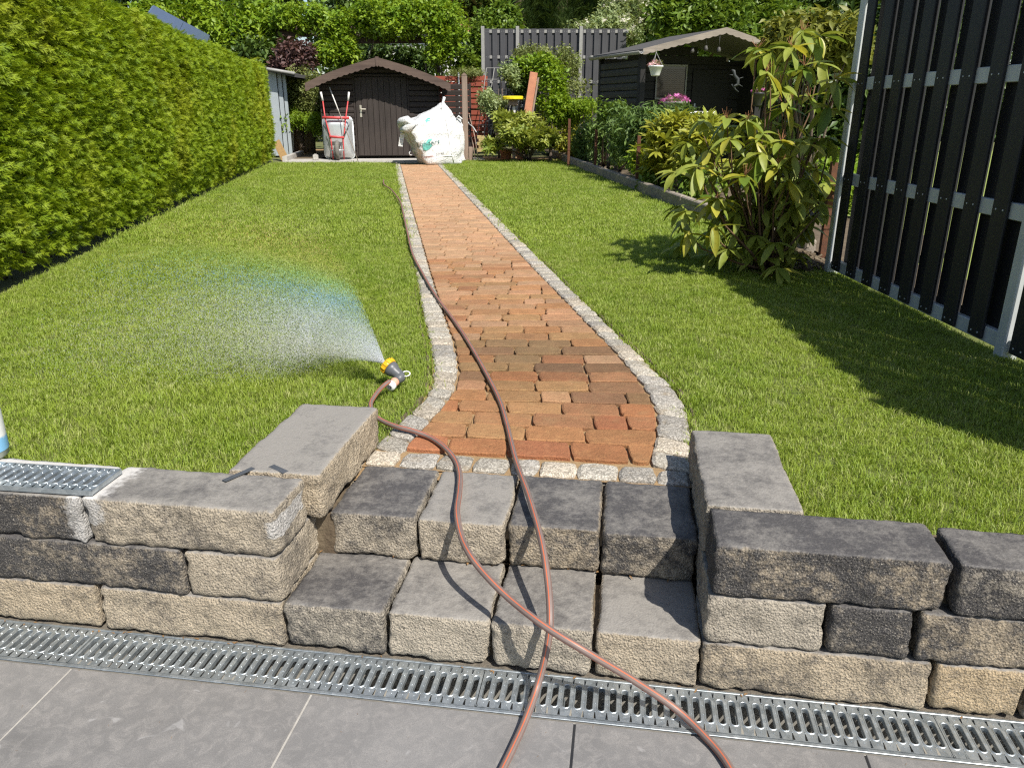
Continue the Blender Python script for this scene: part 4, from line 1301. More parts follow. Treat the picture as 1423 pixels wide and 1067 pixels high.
for k, (u0, u1, h0) in enumerate(((700, 742, -60), (735, 768, -40), (762, 800, -75), (792, 826, -55), (818, 852, -45))):
    uc = (u0 + u1) / 2
    c = aty(uc, 10, 24.0 + .3 * (k % 2)); wdt = (u1 - u0) * .5 * .0215
    top = aty(uc, h0, 24).z
    o = plant('conifer_tree', ['leftmost dark column conifer above the grey fence', 'second dark column conifer from the left, behind the grey fence', 'broadest dark column conifer in the middle of its row', 'fourth dark column conifer from the left, lighter at its edge', 'rightmost dark column conifer, beside the white-flowering shrub'][k], 'tree', (c.x, c.y, L), 'row of column conifers')
    rgc = random.Random(60 + k); pts = []; rots = []; scl = []
    for _ in range(620):
        z = L + .4 + (top - L) * rgc.random(); a = rgc.uniform(0, 6.28)
        rr = wdt * (1.05 - .5 * max(0, (z - L) / (top - L) - .5)) * (.82 + .3 * noise.noise(Vector((a * 1.5, z * .9, k * 9)))) * (.8 + .25 * rgc.random())
        pts.append((c.x + math.cos(a) * rr, c.y + math.sin(a) * rr, z)); rots.append((rgc.uniform(.7, 1.45), rgc.uniform(-.5, .5), a - PI / 2 + rgc.uniform(-.6, .6))); scl.append(rgc.uniform(.8, 1.4))
    scatter('crown', C_DCON, pts, rots, scl, o)
    m = MB(); m.tube([(c.x, c.y, L - .1), (c.x, c.y, (L + top) / 2), (c.x, c.y, top - .2)], [.12, .3, .05], 8)
    m.build('trunk', M_HEDGECORE, o, True)
o = bg('white-flowering shrub spilling over the grey fence', 21.3, [(850, 45, 46, 24, 21.3), (880, 30, 34, 28, 21.6), (815, 48, 26, 14, 21.0), (865, 15, 30, 20, 21.8)], C_PALE, 460, 71, smin=.8, smax=1.4)
bl = [B(868, 22, 30, 24, 21.2), B(900, 6, 24, 14, 21.4), B(845, 45, 40, 20, 20.8)]
foliage(o, C_WHITE, bl, 150, 72, .8, 1.6, .85, .2, name='flowers')
bg('big fresh green tree above the dark cabin roof', 19.5, [(960, 20, 60, 36, 19.5), (1020, 30, 60, 36, 19.2), (930, 50, 40, 20, 19.6), (1065, 25, 40, 34, 19.4), (990, -20, 70, 36, 19.8)], C_GREEN, 1300, 73, 'leafy_tree', smin=.9, smax=1.6)
bg('dark conifer-like tree against the sky, top right before the fence', 26.0, [(1130, 0, 60, 30, 26), (1175, 15, 50, 36, 26), (1210, -10, 60, 50, 26), (1100, -30, 40, 20, 26)], C_DARKB, 420, 74, 'broad_tree', gap=.4)
k = 0
for (u, v, ru, rv, Y, lab) in ((60, -70, 130, 90, 34, 'far dark tree top left behind the conifer hedge'), (230, -40, 90, 60, 36, 'far dark tree behind the laurel bush'), (285, -50, 32, 60, 33, 'dark narrow tree left of the sky gap'), (372, -40, 26, 50, 34, 'small dark tree between two gaps of blue sky'),
                               (510, -30, 66, 80, 33, 'far tree behind the left part of the pergola'), (600, -20, 90, 80, 34, 'far tree behind the right part of the pergola'), (690, -10, 60, 90, 32, 'far tree rising left of the column conifers'), (800, -30, 90, 90, 33, 'far dark tree behind the column conifers'),
                               (920, -40, 90, 80, 32, 'far tree behind the white-flowering shrub'), (1010, -60, 70, 90, 33, 'far tree behind the fresh green tree'), (1320, -40, 150, 140, 30, 'far dark tree hidden behind the anthracite fence'), (1500, -20, 150, 140, 32, 'far dark tree right of the photo frame')):
    k += 1
    bg(lab, Y, [(u, v, ru, rv, Y, 1.6), (u - ru * .4, v + rv * .8, ru * .8, rv * .8, Y, 1.6), (u + ru * .4, v + rv * .9, ru * .8, rv * .9, Y, 1.6), (u, v + rv * 1.6, ru * .9, rv * .7, Y, 1.5)], C_DARKB, 520, 80 + k, 'broad_tree', gap=.22, smin=.9, smax=1.8, group='tall trees far behind')
tall = thing('boundary_hedge', 'dark boundary hedge closing the gardens far behind the sheds', 'hedge', (0, 27, L))
bl = [((x, 28 + .4 * math.sin(x), 1.4), (1.1, .6, 1.5)) for x in np.arange(-22, 20, 1.1)]
foliage(tall, C_DARKB, bl, 2200, 99, .8, 1.4, .6, .1)
# ================================================================== BROWN TOOL SHED
rg = random.Random(33)
SH0 = aty(453, 220, 17.3); SRZ = R(6)
shed = thing('garden_shed', 'small dark brown tool shed with scalloped gable boards at the end of the path', 'shed', (SH0.x, SH0.y, L), SRZ)
SW, SDEP, EAVE, RIDGE = 2.46, 2.0, 1.60, 1.93          # local: x along the front, y into depth, z up from the base
def local(o): o.matrix_parent_inverse = Matrix(); return o
def wall_h(x): return EAVE + (RIDGE - EAVE) * (1 - abs(x - SW / 2) / (SW / 2))
DX0, DX1, DH = .70, 1.80, 1.66
m = MB()                                               # inner carcass keeps the walls closed
m.prism([(.03, .05), (SW - .03, .05), (SW - .03, EAVE - .02), (SW / 2, RIDGE - .03), (.03, EAVE - .02)], .034, SDEP - .03)
local(m.build('carcass', M_CABIN, shed))
BH = .112
def logboard(x0, x1, z, y, h=BH, flip=1):
    m = MB()
    pr = [(0, 0), (-.020, .012), (-.026, h * .5), (-.020, h - .014), (-.004, h - .002), (.012, h - .002), (.012, 0)]
    # rounded board section in (y, z), extruded along x
    vs = [(x0, y + a * flip, z + b) for a, b in pr] + [(x1, y + a * flip, z + b) for a, b in pr]
    n = len(pr)
    fs = [tuple(range(n)), tuple(range(2 * n - 1, n - 1, -1))] + [(i, i + n, (i + 1) % n + n, (i + 1) % n) for i in range(n)]
    m.add(vs, fs); return m
z = .05
while z < RIDGE - .06:
    half = SW / 2 if z + BH < EAVE else SW / 2 * max(0.05, (RIDGE - z - BH * .75) / (RIDGE - EAVE))
    xl, xr = SW / 2 - half, SW / 2 + half
    segs = [(xl, DX0 - .035), (DX1 + .035, xr)] if z < DH - .02 else [(xl, xr)]
    for a, b in segs:
        if b - a > .05: local(logboard(a, b, z, .02).build('wall_board', M_SHEDWOOD, shed))
    for x in (-.012, SW + .012):                       # crossing log ends at the two front corners
        if z + BH < EAVE + .05:
            mm = MB(); mm.box((x - .014, -.085, z + .004), (x + .014, SDEP * .98, z + BH - .004), bev=.008)
            local(mm.build('side_board', M_SHEDWOOD, shed))
    z += BH
door = MB(); 
door = local(MB().box((DX0, -.004, .06), (DX1, .02, DH), bev=.003).build('door', M_DOORWOOD, shed))
nb = 9; bw = (DX1 - DX0 - .02) / nb
for i in range(nb):
    mm = MB(); mm.box((DX0 + .01 + i * bw + .0025, -.022, .075), (DX0 + .01 + (i + 1) * bw - .0025, -.0045, DH - .01), bev=.004)
    local(mm.build('door_board', M_DOORWOOD, door))
mm = MB(); mm.box((DX0 + .085, -.030, .86), (DX0 + .13, -.0225, 1.10), bev=.003)
mm.tube([(DX0 + .107, -.03, 1.02), (DX0 + .107, -.075, 1.02), (DX0 + .125, -.08, 1.02), (DX0 + .22, -.078, 1.018)], .0105, 8)
local(mm.build('handle', m_simple('brass_handle', (.62, .58, .48), (.52, .48, .4), .4, .6), door))
for x0_, x1_ in ((DX0 - .034, DX0 - .002), (DX1 + .002, DX1 + .034)):
    local(MB().box((x0_, -.016, .05), (x1_, .03, DH + .04), bev=.003).build('door_frame', M_SHEDWOOD, shed))
local(MB().box((DX0 - .034, -.0165, DH + .006), (DX1 + .034, .03, DH + .05), bev=.003).build('door_frame', M_SHEDWOOD, shed))
OV, OVS = .46, .24                                     # overhang to the front and to the sides
sl = (RIDGE - EAVE) / (SW / 2)
def roof_z(x): return RIDGE + .05 - sl * abs(x - SW / 2) - .10 * (abs(x - SW / 2) / (SW / 2 + OVS)) ** 3
for sgn, nm in ((-1, 'roof_panel'), (1, 'roof_panel')):
    xs = [SW / 2 + sgn * (SW / 2 + OVS) * t for t in np.linspace(0, 1, 9)]
    m = MB()
    top = [(x, roof_z(x) + .022) for x in xs]; bot = [(x, roof_z(x)) for x in reversed(xs)]
    m.prism(top + bot if sgn > 0 else (top + bot)[::-1], -OV, SDEP + .25)
    local(m.build(nm, M_FELT, shed))
    # scalloped verge board
    n = 13; pts_t = []; pts_b = []
    for i in range(n * 6 + 1):
        t = i / (n * 6); x = SW / 2 + sgn * (SW / 2 + OVS + .01) * t
        zt = roof_z(x) + .036
        pts_t.append((x, zt)); pts_b.append((x, zt - .145 - .02 * abs(math.sin(PI * t * n))))
    m = MB(); poly = pts_t + pts_b[::-1]
    vs = [(x, -OV - .022, z) for x, z in poly] + [(x, -OV - .002, z) for x, z in poly]
    k = len(pts_t); N = len(poly); fs = []
    for i in range(k - 1):
        a, b, c, d = i, i + 1, N - 2 - i, N - 1 - i
        fs += [(a, d, c, b) if sgn > 0 else (a, b, c, d), (a + N, b + N, c + N, d + N) if sgn > 0 else (a + N, d + N, c + N, b + N)]
    for i in range(N):
        j = (i + 1) % N
        fs.append((i, j, j + N, i + N))
    m.add(vs, fs); local(m.build('verge_board', M_FASCIA, shed))
m = MB(); m.prism([(SW / 2 - .035, RIDGE + .095), (SW / 2 + .035, RIDGE + .095), (SW / 2 + .03, RIDGE - .06), (SW / 2, RIDGE - .10), (SW / 2 - .03, RIDGE - .06)], -OV - .034, -OV - .0225)
local(m.build('gable_finial', M_FASCIA, shed))
for yy in (.25, 1.2): pass
# concrete strip and raised edge at the shed
m = MB(); p0 = Vector((SH0.x, SH0.y, 0))
def SP(x, y, z): 
    return Vector((SH0.x + math.cos(SRZ) * x - math.sin(SRZ) * y, SH0.y + math.sin(SRZ) * x + math.cos(SRZ) * y, z))
def slab(x0, x1, y0, y1, z0, z1, name, mat):
    m = MB(); m.add([SP(x0, y0, z0), SP(x1, y0, z0), SP(x1, y1, z0), SP(x0, y1, z0), SP(x0, y0, z1), SP(x1, y0, z1), SP(x1, y1, z1), SP(x0, y1, z1)],
                    [(3, 2, 1, 0), (4, 5, 6, 7), (0, 1, 5, 4), (1, 2, 6, 5), (2, 3, 7, 6), (3, 0, 4, 7)])
    return m.build(name, mat)
tag(slab(-.75, 3.4, -.75, .0, L - .1, L + .012, 'concrete_apron', M_CONC), kind='structure')
tag(slab(3.41, 4.9, -.95, .3, L - .1, L + .012, 'gravel_strip', M_SAND), kind='structure')
tag(slab(-.80, -.70, -.70, 1.6, L - .1, L + .10, 'concrete_edge', M_CONC), 'pale raised concrete edge running back left of the brown shed', 'kerb', kind='structure')
tag(slab(-.695, -.12, .0, 2.2, L - .1, L + .015, 'dark_earth_patch', M_SOIL), kind='structure')
tag(slab(-1.5, -.12, 2.2, 4.2, L - .1, L + .02, 'back_path', M_SAND), kind='structure')

# ---- wheelbarrow stood up against the shed
wb = thing('wheelbarrow', 'red-framed wheelbarrow with zinc tray standing upright against the brown shed', 'wheelbarrow', SP(.30, -.42, L + .012), SRZ)
m = MB()
def tray_ring(hw, z0, z1, y, r, n=5):
    pts = []
    for cx, cz, a0 in ((hw - r, z1 - r, 0), (-hw + r, z1 - r, PI / 2), (-hw + r, z0 + r, PI), (hw - r, z0 + r, 1.5 * PI)):
        for k in range(n): 
            a = a0 + PI / 2 * k / (n - 1)
            pts.append((cx + r * math.cos(a), y, cz + r * math.sin(a)))
    return pts
rings = [tray_ring(.315, .00, .86, .26, .10), tray_ring(.30, .015, .845, .24, .10), tray_ring(.27, .05, .82, .10, .10), tray_ring(.215, .16, .77, .01, .10), tray_ring(.14, .26, .70, .0, .07)]
vs = []; n = 20
for r_ in rings: vs += [(x + (.02 if True else 0), y, z) for x, y, z in r_]
fs = [(k * n + i, k * n + (i + 1) % n, (k + 1) * n + (i + 1) % n, (k + 1) * n + i) for k in range(len(rings) - 1) for i in range(n)]
fs.append(tuple(range(4 * n, 5 * n)))
m.add(vs, fs); tray = local(m.build('tray', M_ZINCTRAY, wb, True))
m = MB(); m.tube([rings[0][i] if False else (rings[0][i][0] + .02, rings[0][i][1], rings[0][i][2]) for i in range(n)] + [(rings[0][0][0] + .02, rings[0][0][1], rings[0][0][2])], .012, 6)
local(m.build('rim', M_ZINCTRAY, tray, True))
m = MB()
for sx in (-1, 1):
    m.tube([(.02 + sx * .12, -.12, .02), (.02 + sx * .125, -.10, .40), (.02 + sx * .15, -.03, .52), (.02 + sx * .20, -.02, .83), (.02 + sx * .27, .02, 1.18)] if sx > 0 else
           [(.02 + sx * .10, -.12, .02), (.02 + sx * .125, -.10, .40), (.02 + sx * .15, -.03, .52), (.02 + sx * .22, -.02, .83), (.02 + sx * .245, .02, 1.18)], .0135, 8)
m.tube([(-.25, -.03, .845), (.29, -.03, .835)], .028, 8); m.tube([(-.13, -.10, .47), (.17, -.10, .45)], .024, 8)
local(m.build('frame', M_REDPAINT, wb, True))
m = MB()
m.tube([(-.25, -.02, .70), (-.13, -.09, .50)], .009, 6); m.tube([(.28, -.02, .70), (.16, -.09, .48)], .009, 6)
m.tube([(-.14, -.12, .02), (-.10, -.1, .35)], .010, 6)
local(m.build('braces', M_BLACK, wb, True))
for sx, x0_ in ((-1, -.225), (1, .29)):
    m = MB(); m.tube([(x0_, .02, 1.17), (x0_ + sx * .028, .035, 1.34)], .021, 8); local(m.build('grip', M_WHITEPAINT, wb, True))
Mw = Matrix.Translation((.02, -.13, .20)) @ Matrix.Rotation(PI / 2, 4, 'Y')
m = MB(); m.lathe([(.10, -.035), (.15, -.045), (.185, -.036), (.198, -.012), (.198, .012), (.185, .036), (.15, .045), (.10, .035)], Mw, 24)
whl = local(m.build('wheel', M_TYRE, wb, True))
m = MB(); m.lathe([(.001, -.02), (.09, -.02), (.105, -.034), (.105, .034), (.09, .02), (.001, .02)], Mw, 16); m.tube([Mw @ Vector((0, 0, -.13)), Mw @ Vector((0, 0, .13))], .01, 8)
local(m.build('rim', M_ZINCTRAY, whl, True))
# ---- thin broomstick leaning across it
st = thing('broomstick', 'thin pale wooden stick leaning diagonally across the upright wheelbarrow', 'stick', SP(.62, -.8, L))
q0, q1 = aty(457.5, 121, 17.15), aty(498, 225, 16.45)
m = MB(); m.tube([q1, q1.lerp(q0, .35), q0], [.008, .009, .010], 8); m.build('handle', M_FASCIA2, st, True)
m = MB(); m.tube([q0, q0.lerp(q1, .32)], [.0125, .0125], 8); m.build('pale_end', M_WHITEPAINT, st, True)
# ---- white socket by the apron
m = MB(); m.box((-.05, -.05, 0), (.05, .05, .11), bev=.012); m.box((-.025, -.025, .11), (.025, .025, .125), bev=.005)
o = m.build('post_socket', M_CONC); o.location = SP(-.15, -.5, L + .012); tag(o, 'small pale concrete post socket at the left corner of the shed apron', 'post base')

# ---- dark slatted gate and its post right of the shed
gate = thing('slat_gate', 'dark lapped-board fence panel closing the gap right of the brown shed', 'gate', SP(SW + .08, .05, L), SRZ)
for i in range(12):
    m = MB(); zz = .12 + i * .118
    M = Matrix.Translation((0, 0, zz)) @ Matrix.Rotation(.16, 4, 'X')
    m.box((0, -.008, 0), (.62, .008, .105), 0, M, bev=.003)
    local(m.build('lapped_board', M_SHEDWOOD, gate))
for x in (.02, .3, .6):
    local(MB().box((x - .015, .010, .1), (x + .015, .035, 1.55), bev=.003).build('batten', M_SHEDWOOD, gate))
gp0 = aty(647.5, 224, 16.75)
gpost = thing('gate_post', 'weathered square wooden post beside the white builder bag, in front of the red fence', 'post', (gp0.x, 16.75, L))
m = MB(); hpost = aty(646, 105, 16.75).z - L
m.box((-.055, -.055, -.1), (.055, .055, hpost), bev=.008); local(m.build('shaft', M_GREYPOST, gpost))
m = MB(); m.prism([(-.06, hpost), (.06, hpost), (.0, hpost + .05)], -.06, .06); local(m.build('cap', M_GREYPOST, gpost))
m = MB(); m.box((.062, -.05, -.02), (.15, .04, .28), bev=.01); local(m.build('stake', M_GREYPOST, gpost))
# ---- thin iron rods leaning by the post
for k, ((u0, v0), (u1, v1), lab) in enumerate((((652, 160), (664, 218), 'thin curved iron rod leaning against the gate post'), ((651, 172), (662, 184), 'short bright rod sticking out beside the gate post'), ((652, 182), (660, 220), 'straight rusty rod standing nearest to the gate post'))):
    a, b = aty(u0, v0, 16.9), aty(u1, v1, 16.6)
    m = MB(); m.tube([a, a.lerp(b, .5) + Vector((.02, 0, .01)), b], [.010, .011, .010], 6); m.lathe([(.0001, .0), (.014, .0), (.014, .03), (.0001, .03)], Matrix.Translation(a), 6)
    o = m.build('iron_rod', M_ALU if k == 1 else M_GREYPOST, None, True); tag(o, lab, 'rod', 'rods leaning beside the gate post')

# ---- red slat fence behind
rf0 = aty(618, 215, 18.8)
redf = thing('red_fence', 'weathered red horizontal-slat fence between the shed and the grey fence', 'fence', (rf0.x, 18.8, L))
ztop = aty(640, 105, 18.8).z - L; zz = ztop - .115
while zz > .1:
    m = MB(); m.box((-.2, -.011 + rg.uniform(-.006, .006), zz), (1.02, .011, zz + .098), bev=.004)
    o = local(m.build('slat', M_REDWOOD, redf)); o.rotation_euler = (0, rg.uniform(-.004, .004), 0); zz -= .122
for x in (.45, .95): local(MB().box((x - .03, .013, 0), (x + .03, .05, ztop), bev=.004).build('batten', M_REDWOOD, redf))
local(MB().tube([(.37, -.06, 0), (.37, -.06, ztop + .06)], .018, 8).build('post', M_ALU, redf))

# ---- grey slat fence at the back
gf0 = aty(671, 57, 20.0); gf1 = aty(872, 57, 20.0)
gfence = thing('slat_fence', 'distant grey slat fence with light rails behind the planted bed, below the white-flowering shrub', 'fence', (gf0.x, 20.0, L), 0)
gl = gf1.x - gf0.x
make_fence(gfence, .05, gl, gf0.z, L + .2, [gf0.z - .06, gf0.z - .62, gf0.z - 1.17, gf0.z - 1.72, gf0.z - 2.25], .186, .118, .12, M_GREYSLAT, M_GREYPL)
for u in (671, 719, 807):
    x = aty(u, 57, 20.0).x - gf0.x
    m = MB(); m.box((x - .04, -.07, L), (x + .04, -.045 + .08, gf0.z + .05), bev=.004); local(m.build('post', M_GREYPL, gfence))

# ---- pergola grown over by a climber
pg = thing('pergola', 'old brown timber pergola almost hidden by climbing leaves behind the brown shed', 'pergola', (-4.2, 21.0, L))
def pbar(p, q, w, h, name, mat=M_FASCIA): m = MB(); m.bar(p, q, w, h, bev=.006); m.build(name, mat, pg)
for u in (395, 478, 610):
    b = aty(u, 150, 21.0); t_ = aty(u, 45, 21.0); pbar((b.x, 21, L), (b.x, 21, t_.z), .11, .11, 'post')
a, b = aty(385, 47, 20.8), aty(430, 48, 20.8); pbar(a, b, .06, .13, 'beam')
a, b = aty(495, 57, 20.8), aty(612, 56, 20.8); pbar(a, b, .06, .14, 'beam')
a, b = aty(385, 38, 21.6), aty(615, 38, 21.6); pbar(a, b, .06, .14, 'beam')
for u in range(392, 620, 22):
    a = aty(u, 40, 20.6); pbar((a.x, 20.4, a.z), (a.x, 22.4, a.z), .05, .09, 'rafter')
cl = thing('climbing_vine', 'dense sunlit green climber covering the pergola behind the brown shed', 'climber', (-4.0, 20.6, L))
bl = [B(*b) for b in ((420, 25, 45, 18, 20.6, .6), (470, 45, 22, 30, 20.4, .5), (480, 72, 18, 20, 20.4, .4), (530, 20, 50, 22, 20.6, .7), (590, 25, 48, 26, 20.6, .7), (612, 62, 24, 34, 20.3, .5), (625, 40, 22, 30, 20.3, .5), (540, 38, 40, 10, 20.4, .5), (455, 75, 16, 18, 20.2, .4), (575, 8, 60, 18, 21.0, .6))]
foliage(cl, C_LIME, bl, 1300, 120, .7, 1.2, .4, .12)
stems(cl, (aty(478, 150, 20.6).x, 20.6, L), [tuple(b[0]) for b in bl[:4]], .03, .012, M_BARK, 'stems')
stems(cl, (aty(612, 150, 20.6).x, 20.6, L), [tuple(b[0]) for b in bl[4:7]], .03, .012, M_BARK, 'stems')
# ---- pale house wall glimpsed through the pergola
hs = thing('distant_house', 'pale house wall glimpsed through the pergola, far behind the shed', 'house', (-4.6, 30, L))
a = aty(520, 52, 30); b = aty(652, 50, 30)
m = MB(); m.box((a.x, 30, L), (b.x, 34, b.z + .1)); m.build('wall', M_WHITEPAINT, hs)
m = MB(); m.prism([(a.x - .3, b.z + .1), (b.x + .3, b.z + .1), ((a.x + b.x) / 2, b.z + 1.5)], 29.7, 34.3); m.build('roof', M_TERRA, hs)

# ---- solar panel pair beyond the hedge
S0, S1 = aty(211, 9, 15.0), aty(277, 44, 17.0)
sp_ = thing('solar_panel', 'tilted blue-grey solar panel peeking over the top of the conifer hedge', 'solar panel', tuple(S0))
def solar(a, b, up, name):
    m = MB(); up = Vector(up)
    n = (b - a).cross(up).normalized() * .04
    vs = [a, b, b + up, a + up]; vs += [v - n for v in vs]
    m.add(vs, [(0, 1, 2, 3), (7, 6, 5, 4), (0, 4, 5, 1), (1, 5, 6, 2), (2, 6, 7, 3), (3, 7, 4, 0)]); return m.build(name, m_simple('solar_glass', (.09, .12, .19), (.11, .14, .21), .18, 0, 3, spec=.7), sp_)
dS = (S1 - S0)
solar(S0, S0 + dS * .60, (.25, -1.5, -.62), 'panel'); solar(S0 + dS * .61, S1 + dS * .22, (.25, -1.5, -.62), 'panel')
m = MB(); m.bar(S0 + Vector((0, .03, -.05)), S1 + dS * .22 + Vector((0, .03, -.05)), .04, .04); m.build('edge_rail', M_GREYPL, sp_)
for t in (.1, .6, 1.1):
    m = MB(); q = S0 + dS * t; m.tube([(q.x, q.y + .08, L), (q.x, q.y + .08, q.z - .1)], .04, 8); m.build('support_post', M_ALU, sp_)
# ---- neighbour's grey hut behind the hedge end
hut = thing('neighbour_hut', 'light blue-grey panel hut just behind the end of the conifer hedge', 'hut', tuple(aty(386, 215, 18.6)))
h0, h1 = aty(372, 98, 18.6), aty(400, 205, 18.6)
xw = [aty(u, 150, 18.6).x for u in (371, 388, 394, 399)]
for i in range(3):
    m = MB(); m.box((xw[i] + .004, 18.6 + .05 * i, L), (xw[i + 1] - .004, 18.64 + .05 * i, h0.z), bev=.004); m.build('wall_panel', m_simple('blue_grey_panel', (.42, .46, .48), (.36, .40, .42), .5, .2, 5), hut)
m = MB(); m.box((xw[0] - 1.6, 18.7, L), (xw[0], 21, h0.z)); m.build('wall_panel', M_ALU, hut)
rA, rB = aty(385, 94, 18.5), aty(411, 103, 18.5)
m = MB(); m.prism([(xw[0] - 1.8, rA.z + .38), (rB.x, rB.z), (rB.x, rB.z - .07), (xw[0] - 1.8, rA.z + .30)], 18.35, 21.2); m.build('roof', M_FELT, hut)
m = MB(); m.tube([(xw[0] - .2, 18.33, rA.z + .02), (rB.x + .02, 18.33, rB.z - .0)], .035, 8); m.build('gutter', M_GREYPL, hut, True)
pk_ = aty(390, 208, 17.6)
m = MB(); m.bar(aty(384, 197, 17.8), aty(396, 221, 17.2), .16, .03, up=(0, -1, .3), bev=.004)
tag(m.build('leaning_board', m_simple('tan_board', (.36, .23, .09), (.28, .17, .07), .8)), 'short tan board leaning at the foot of the grey hut by the hedge end', 'board')

# ---- leaning terracotta board, bird table, trellis, brick stub
tb = thing('terracotta_board', 'tall terracotta-coloured board leaning in the bed beside the yellow bird table', 'board', tuple(aty(733, 170, 17.2)))
m = MB(); p, q = aty(731, 172, 17.0), aty(742, 101, 17.12); p = q + (p - q) * ((q.z - L) / (q.z - p.z)); m.bar(p, q, .16, .05, up=(0, -1, 0), bev=.006); m.build('board', M_TERRA, tb)
m = MB(); m.bar(p + Vector((.095, .05, 0)), q + Vector((.095, .05, -.1)), .035, .04, up=(0, -1, 0)); m.build('batten', M_GREYPOST, tb)
bt = thing('bird_table', 'bird table with a bright yellow roof tray on a pale post', 'bird table', tuple(aty(713, 215, 17.3)))
a = aty(713, 138, 17.3)
m = MB(); m.lathe([(.001, -.012), (.21, -.012), (.225, 0), (.225, .045), (.20, .06), (.001, .06)], Matrix.Translation(a) @ Matrix.Scale(1.0, 4), 20); m.build('tray', M_YELLOW, bt)
m = MB(); m.box((a.x - .10, a.y - .1, a.z - .13), (a.x + .10, a.y + .1, a.z - .013), bev=.01); m.build('box', M_GREYPOST, bt)
m = MB(); m.bar((a.x + .02, a.y, L), (a.x + .02, a.y, a.z - .13), .06, .06, bev=.005); m.build('post', M_WHITEPAINT, bt)
tr = thing('trellis', 'leaning dark metal trellis holding the pale climber beside the red fence', 'trellis', tuple(aty(668, 215, 17.6)))
for k in range(5):
    p, q = aty(662 + 9 * k, 200, 17.6), aty(676 + 11 * k, 95, 18.2); m = MB(); m.tube([p, q], .009, 5); m.build('rod', M_GREYPL, tr)
for k in range(6):
    t = .25 + .15 * k
    p, q = aty(662, 200, 17.6).lerp(aty(676, 95, 18.2), t), aty(698, 200, 17.6).lerp(aty(720, 95, 18.2), t); m = MB(); m.tube([p, q], .007, 5); m.build('rod', M_GREYPL, tr)
bs = thing('brick_stub', 'short stack of yellow bricks beside the foot of the climber', 'bricks', tuple(aty(669, 212, 17.0)))
for i in range(5):
    for j in range(2):
        a = aty(663 + 6.3 * j + (i % 2) * 2, 207 - 4.6 * i, 17.0)
        m = MB(); m.box((a.x, 17.0, a.z - .065), (a.x + .095, 17.12, a.z), bev=.004)
        me = m.mesh('brick', M_BRICK); col_attr(me, (.46, .33, .16, 1)); link('brick', me, bs)
bx = aty(703, 215, 16.9)
m = MB(); m.lathe([(.001, 0), (.10, 0), (.13, .19), (.14, .19), (.14, .22), (.12, .22), (.11, .20), (.001, .19)], Matrix.Translation((bx.x, 17.0, L + .01)), 18)
tag(m.build('flower_pot', M_TERRA, None, True), 'terracotta pot half hidden under the rounded olive rhododendron', 'pot')

# ================================================================== DARK SUMMER HOUSE
CRZ = R(20)
C0 = aty(893, 100, 13.5)                                # left front eave corner (plan)
cab = thing('summer_house', 'black-brown garden cabin with open porch and sun-bleached scalloped gable boards', 'summer house', (C0.x, 13.5, L), CRZ)
CW = 3.08; CE = aty(893, 71, 13.5).z - L; CR = CE + .36; CD = 1.75
WX0, WX1 = .10, CW - .14
def cz(x): return CR - (CR - CE) * abs(x - CW / 2) / (CW / 2)
FY = .30                                                # porch front plane behind the verge
for sgn in (-1, 1):
    xs = [CW / 2 + sgn * (CW / 2) * t for t in np.linspace(0, 1, 5)]
    top = [(x, cz(x) + .03) for x in xs]; bot = [(x, cz(x)) for x in reversed(xs)]
    m = MB(); m.prism(top + bot if sgn > 0 else (top + bot)[::-1], .022, CD + .1); local(m.build('roof_panel', M_FELT, cab))
    n = 12; T = []; Bt = []
    for i in range(n * 6 + 1):
        t = i / (n * 6); x = CW / 2 + sgn * (CW / 2 + .01) * t; zt = cz(x) + .036
        T.append((x, zt)); Bt.append((x, zt - .085 - .014 * abs(math.sin(PI * t * n))))
    poly = T + Bt[::-1]; vs = [(x, 0, z) for x, z in poly] + [(x, .02, z) for x, z in poly]; k = len(T); N = len(poly); fs = []
    for i in range(k - 1):
        a, b, c, d = i, i + 1, N - 2 - i, N - 1 - i
        fs += [(a, d, c, b) if sgn > 0 else (a, b, c, d), (a + N, b + N, c + N, d + N) if sgn > 0 else (a + N, d + N, c + N, b + N)]
    fs += [(i, (i + 1) % N, (i + 1) % N + N, i + N) for i in range(N)]
    m = MB(); m.add(vs, fs); local(m.build('verge_board', M_FASCIA2, cab))
m = MB()
for i in range(13):
    a0 = PI + PI * i / 12
pr = [(-.05 + .05 * math.cos(PI + PI * i / 10), .05 * math.sin(PI + PI * i / 10)) for i in range(11)]
pr2 = [(-.05 + .043 * math.cos(2 * PI - PI * i / 10), .043 * math.sin(2 * PI - PI * i / 10)) for i in range(11)]
m.prism([(x, CE + .0 + z) for x, z in pr + pr2], -.02, CD + .12); local(m.build('gutter', M_GREYPL, cab, True))
z = .0
while z < CE - .12:                                     # left side wall of round-edged boards
    m = MB(); h = .118
    prf = [(0, 0), (-.022, .012), (-.028, h * .5), (-.022, h - .014), (-.004, h - .002), (.014, h - .002), (.014, 0)]
    y0_, y1_ = FY, CD - .05
    vs = [(WX0 + a, y0_, z + b) for a, b in prf] + [(WX0 + a, y1_, z + b) for a, b in prf]; n = len(prf)
    m.add(vs, [tuple(range(n))[::-1], tuple(range(n, 2 * n))] + [(i, (i + 1) % n, (i + 1) % n + n, i + n) for i in range(n)])
    local(m.build('side_board', M_CABINSIDE, cab)); z += .120
for x in (WX0 - .03, WX1 - .06):
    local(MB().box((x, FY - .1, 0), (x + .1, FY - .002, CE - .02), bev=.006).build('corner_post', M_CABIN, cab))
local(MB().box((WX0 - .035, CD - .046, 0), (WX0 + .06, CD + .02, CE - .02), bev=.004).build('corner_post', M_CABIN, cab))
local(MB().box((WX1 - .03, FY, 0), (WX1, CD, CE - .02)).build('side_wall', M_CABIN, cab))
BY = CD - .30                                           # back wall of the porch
z = .0
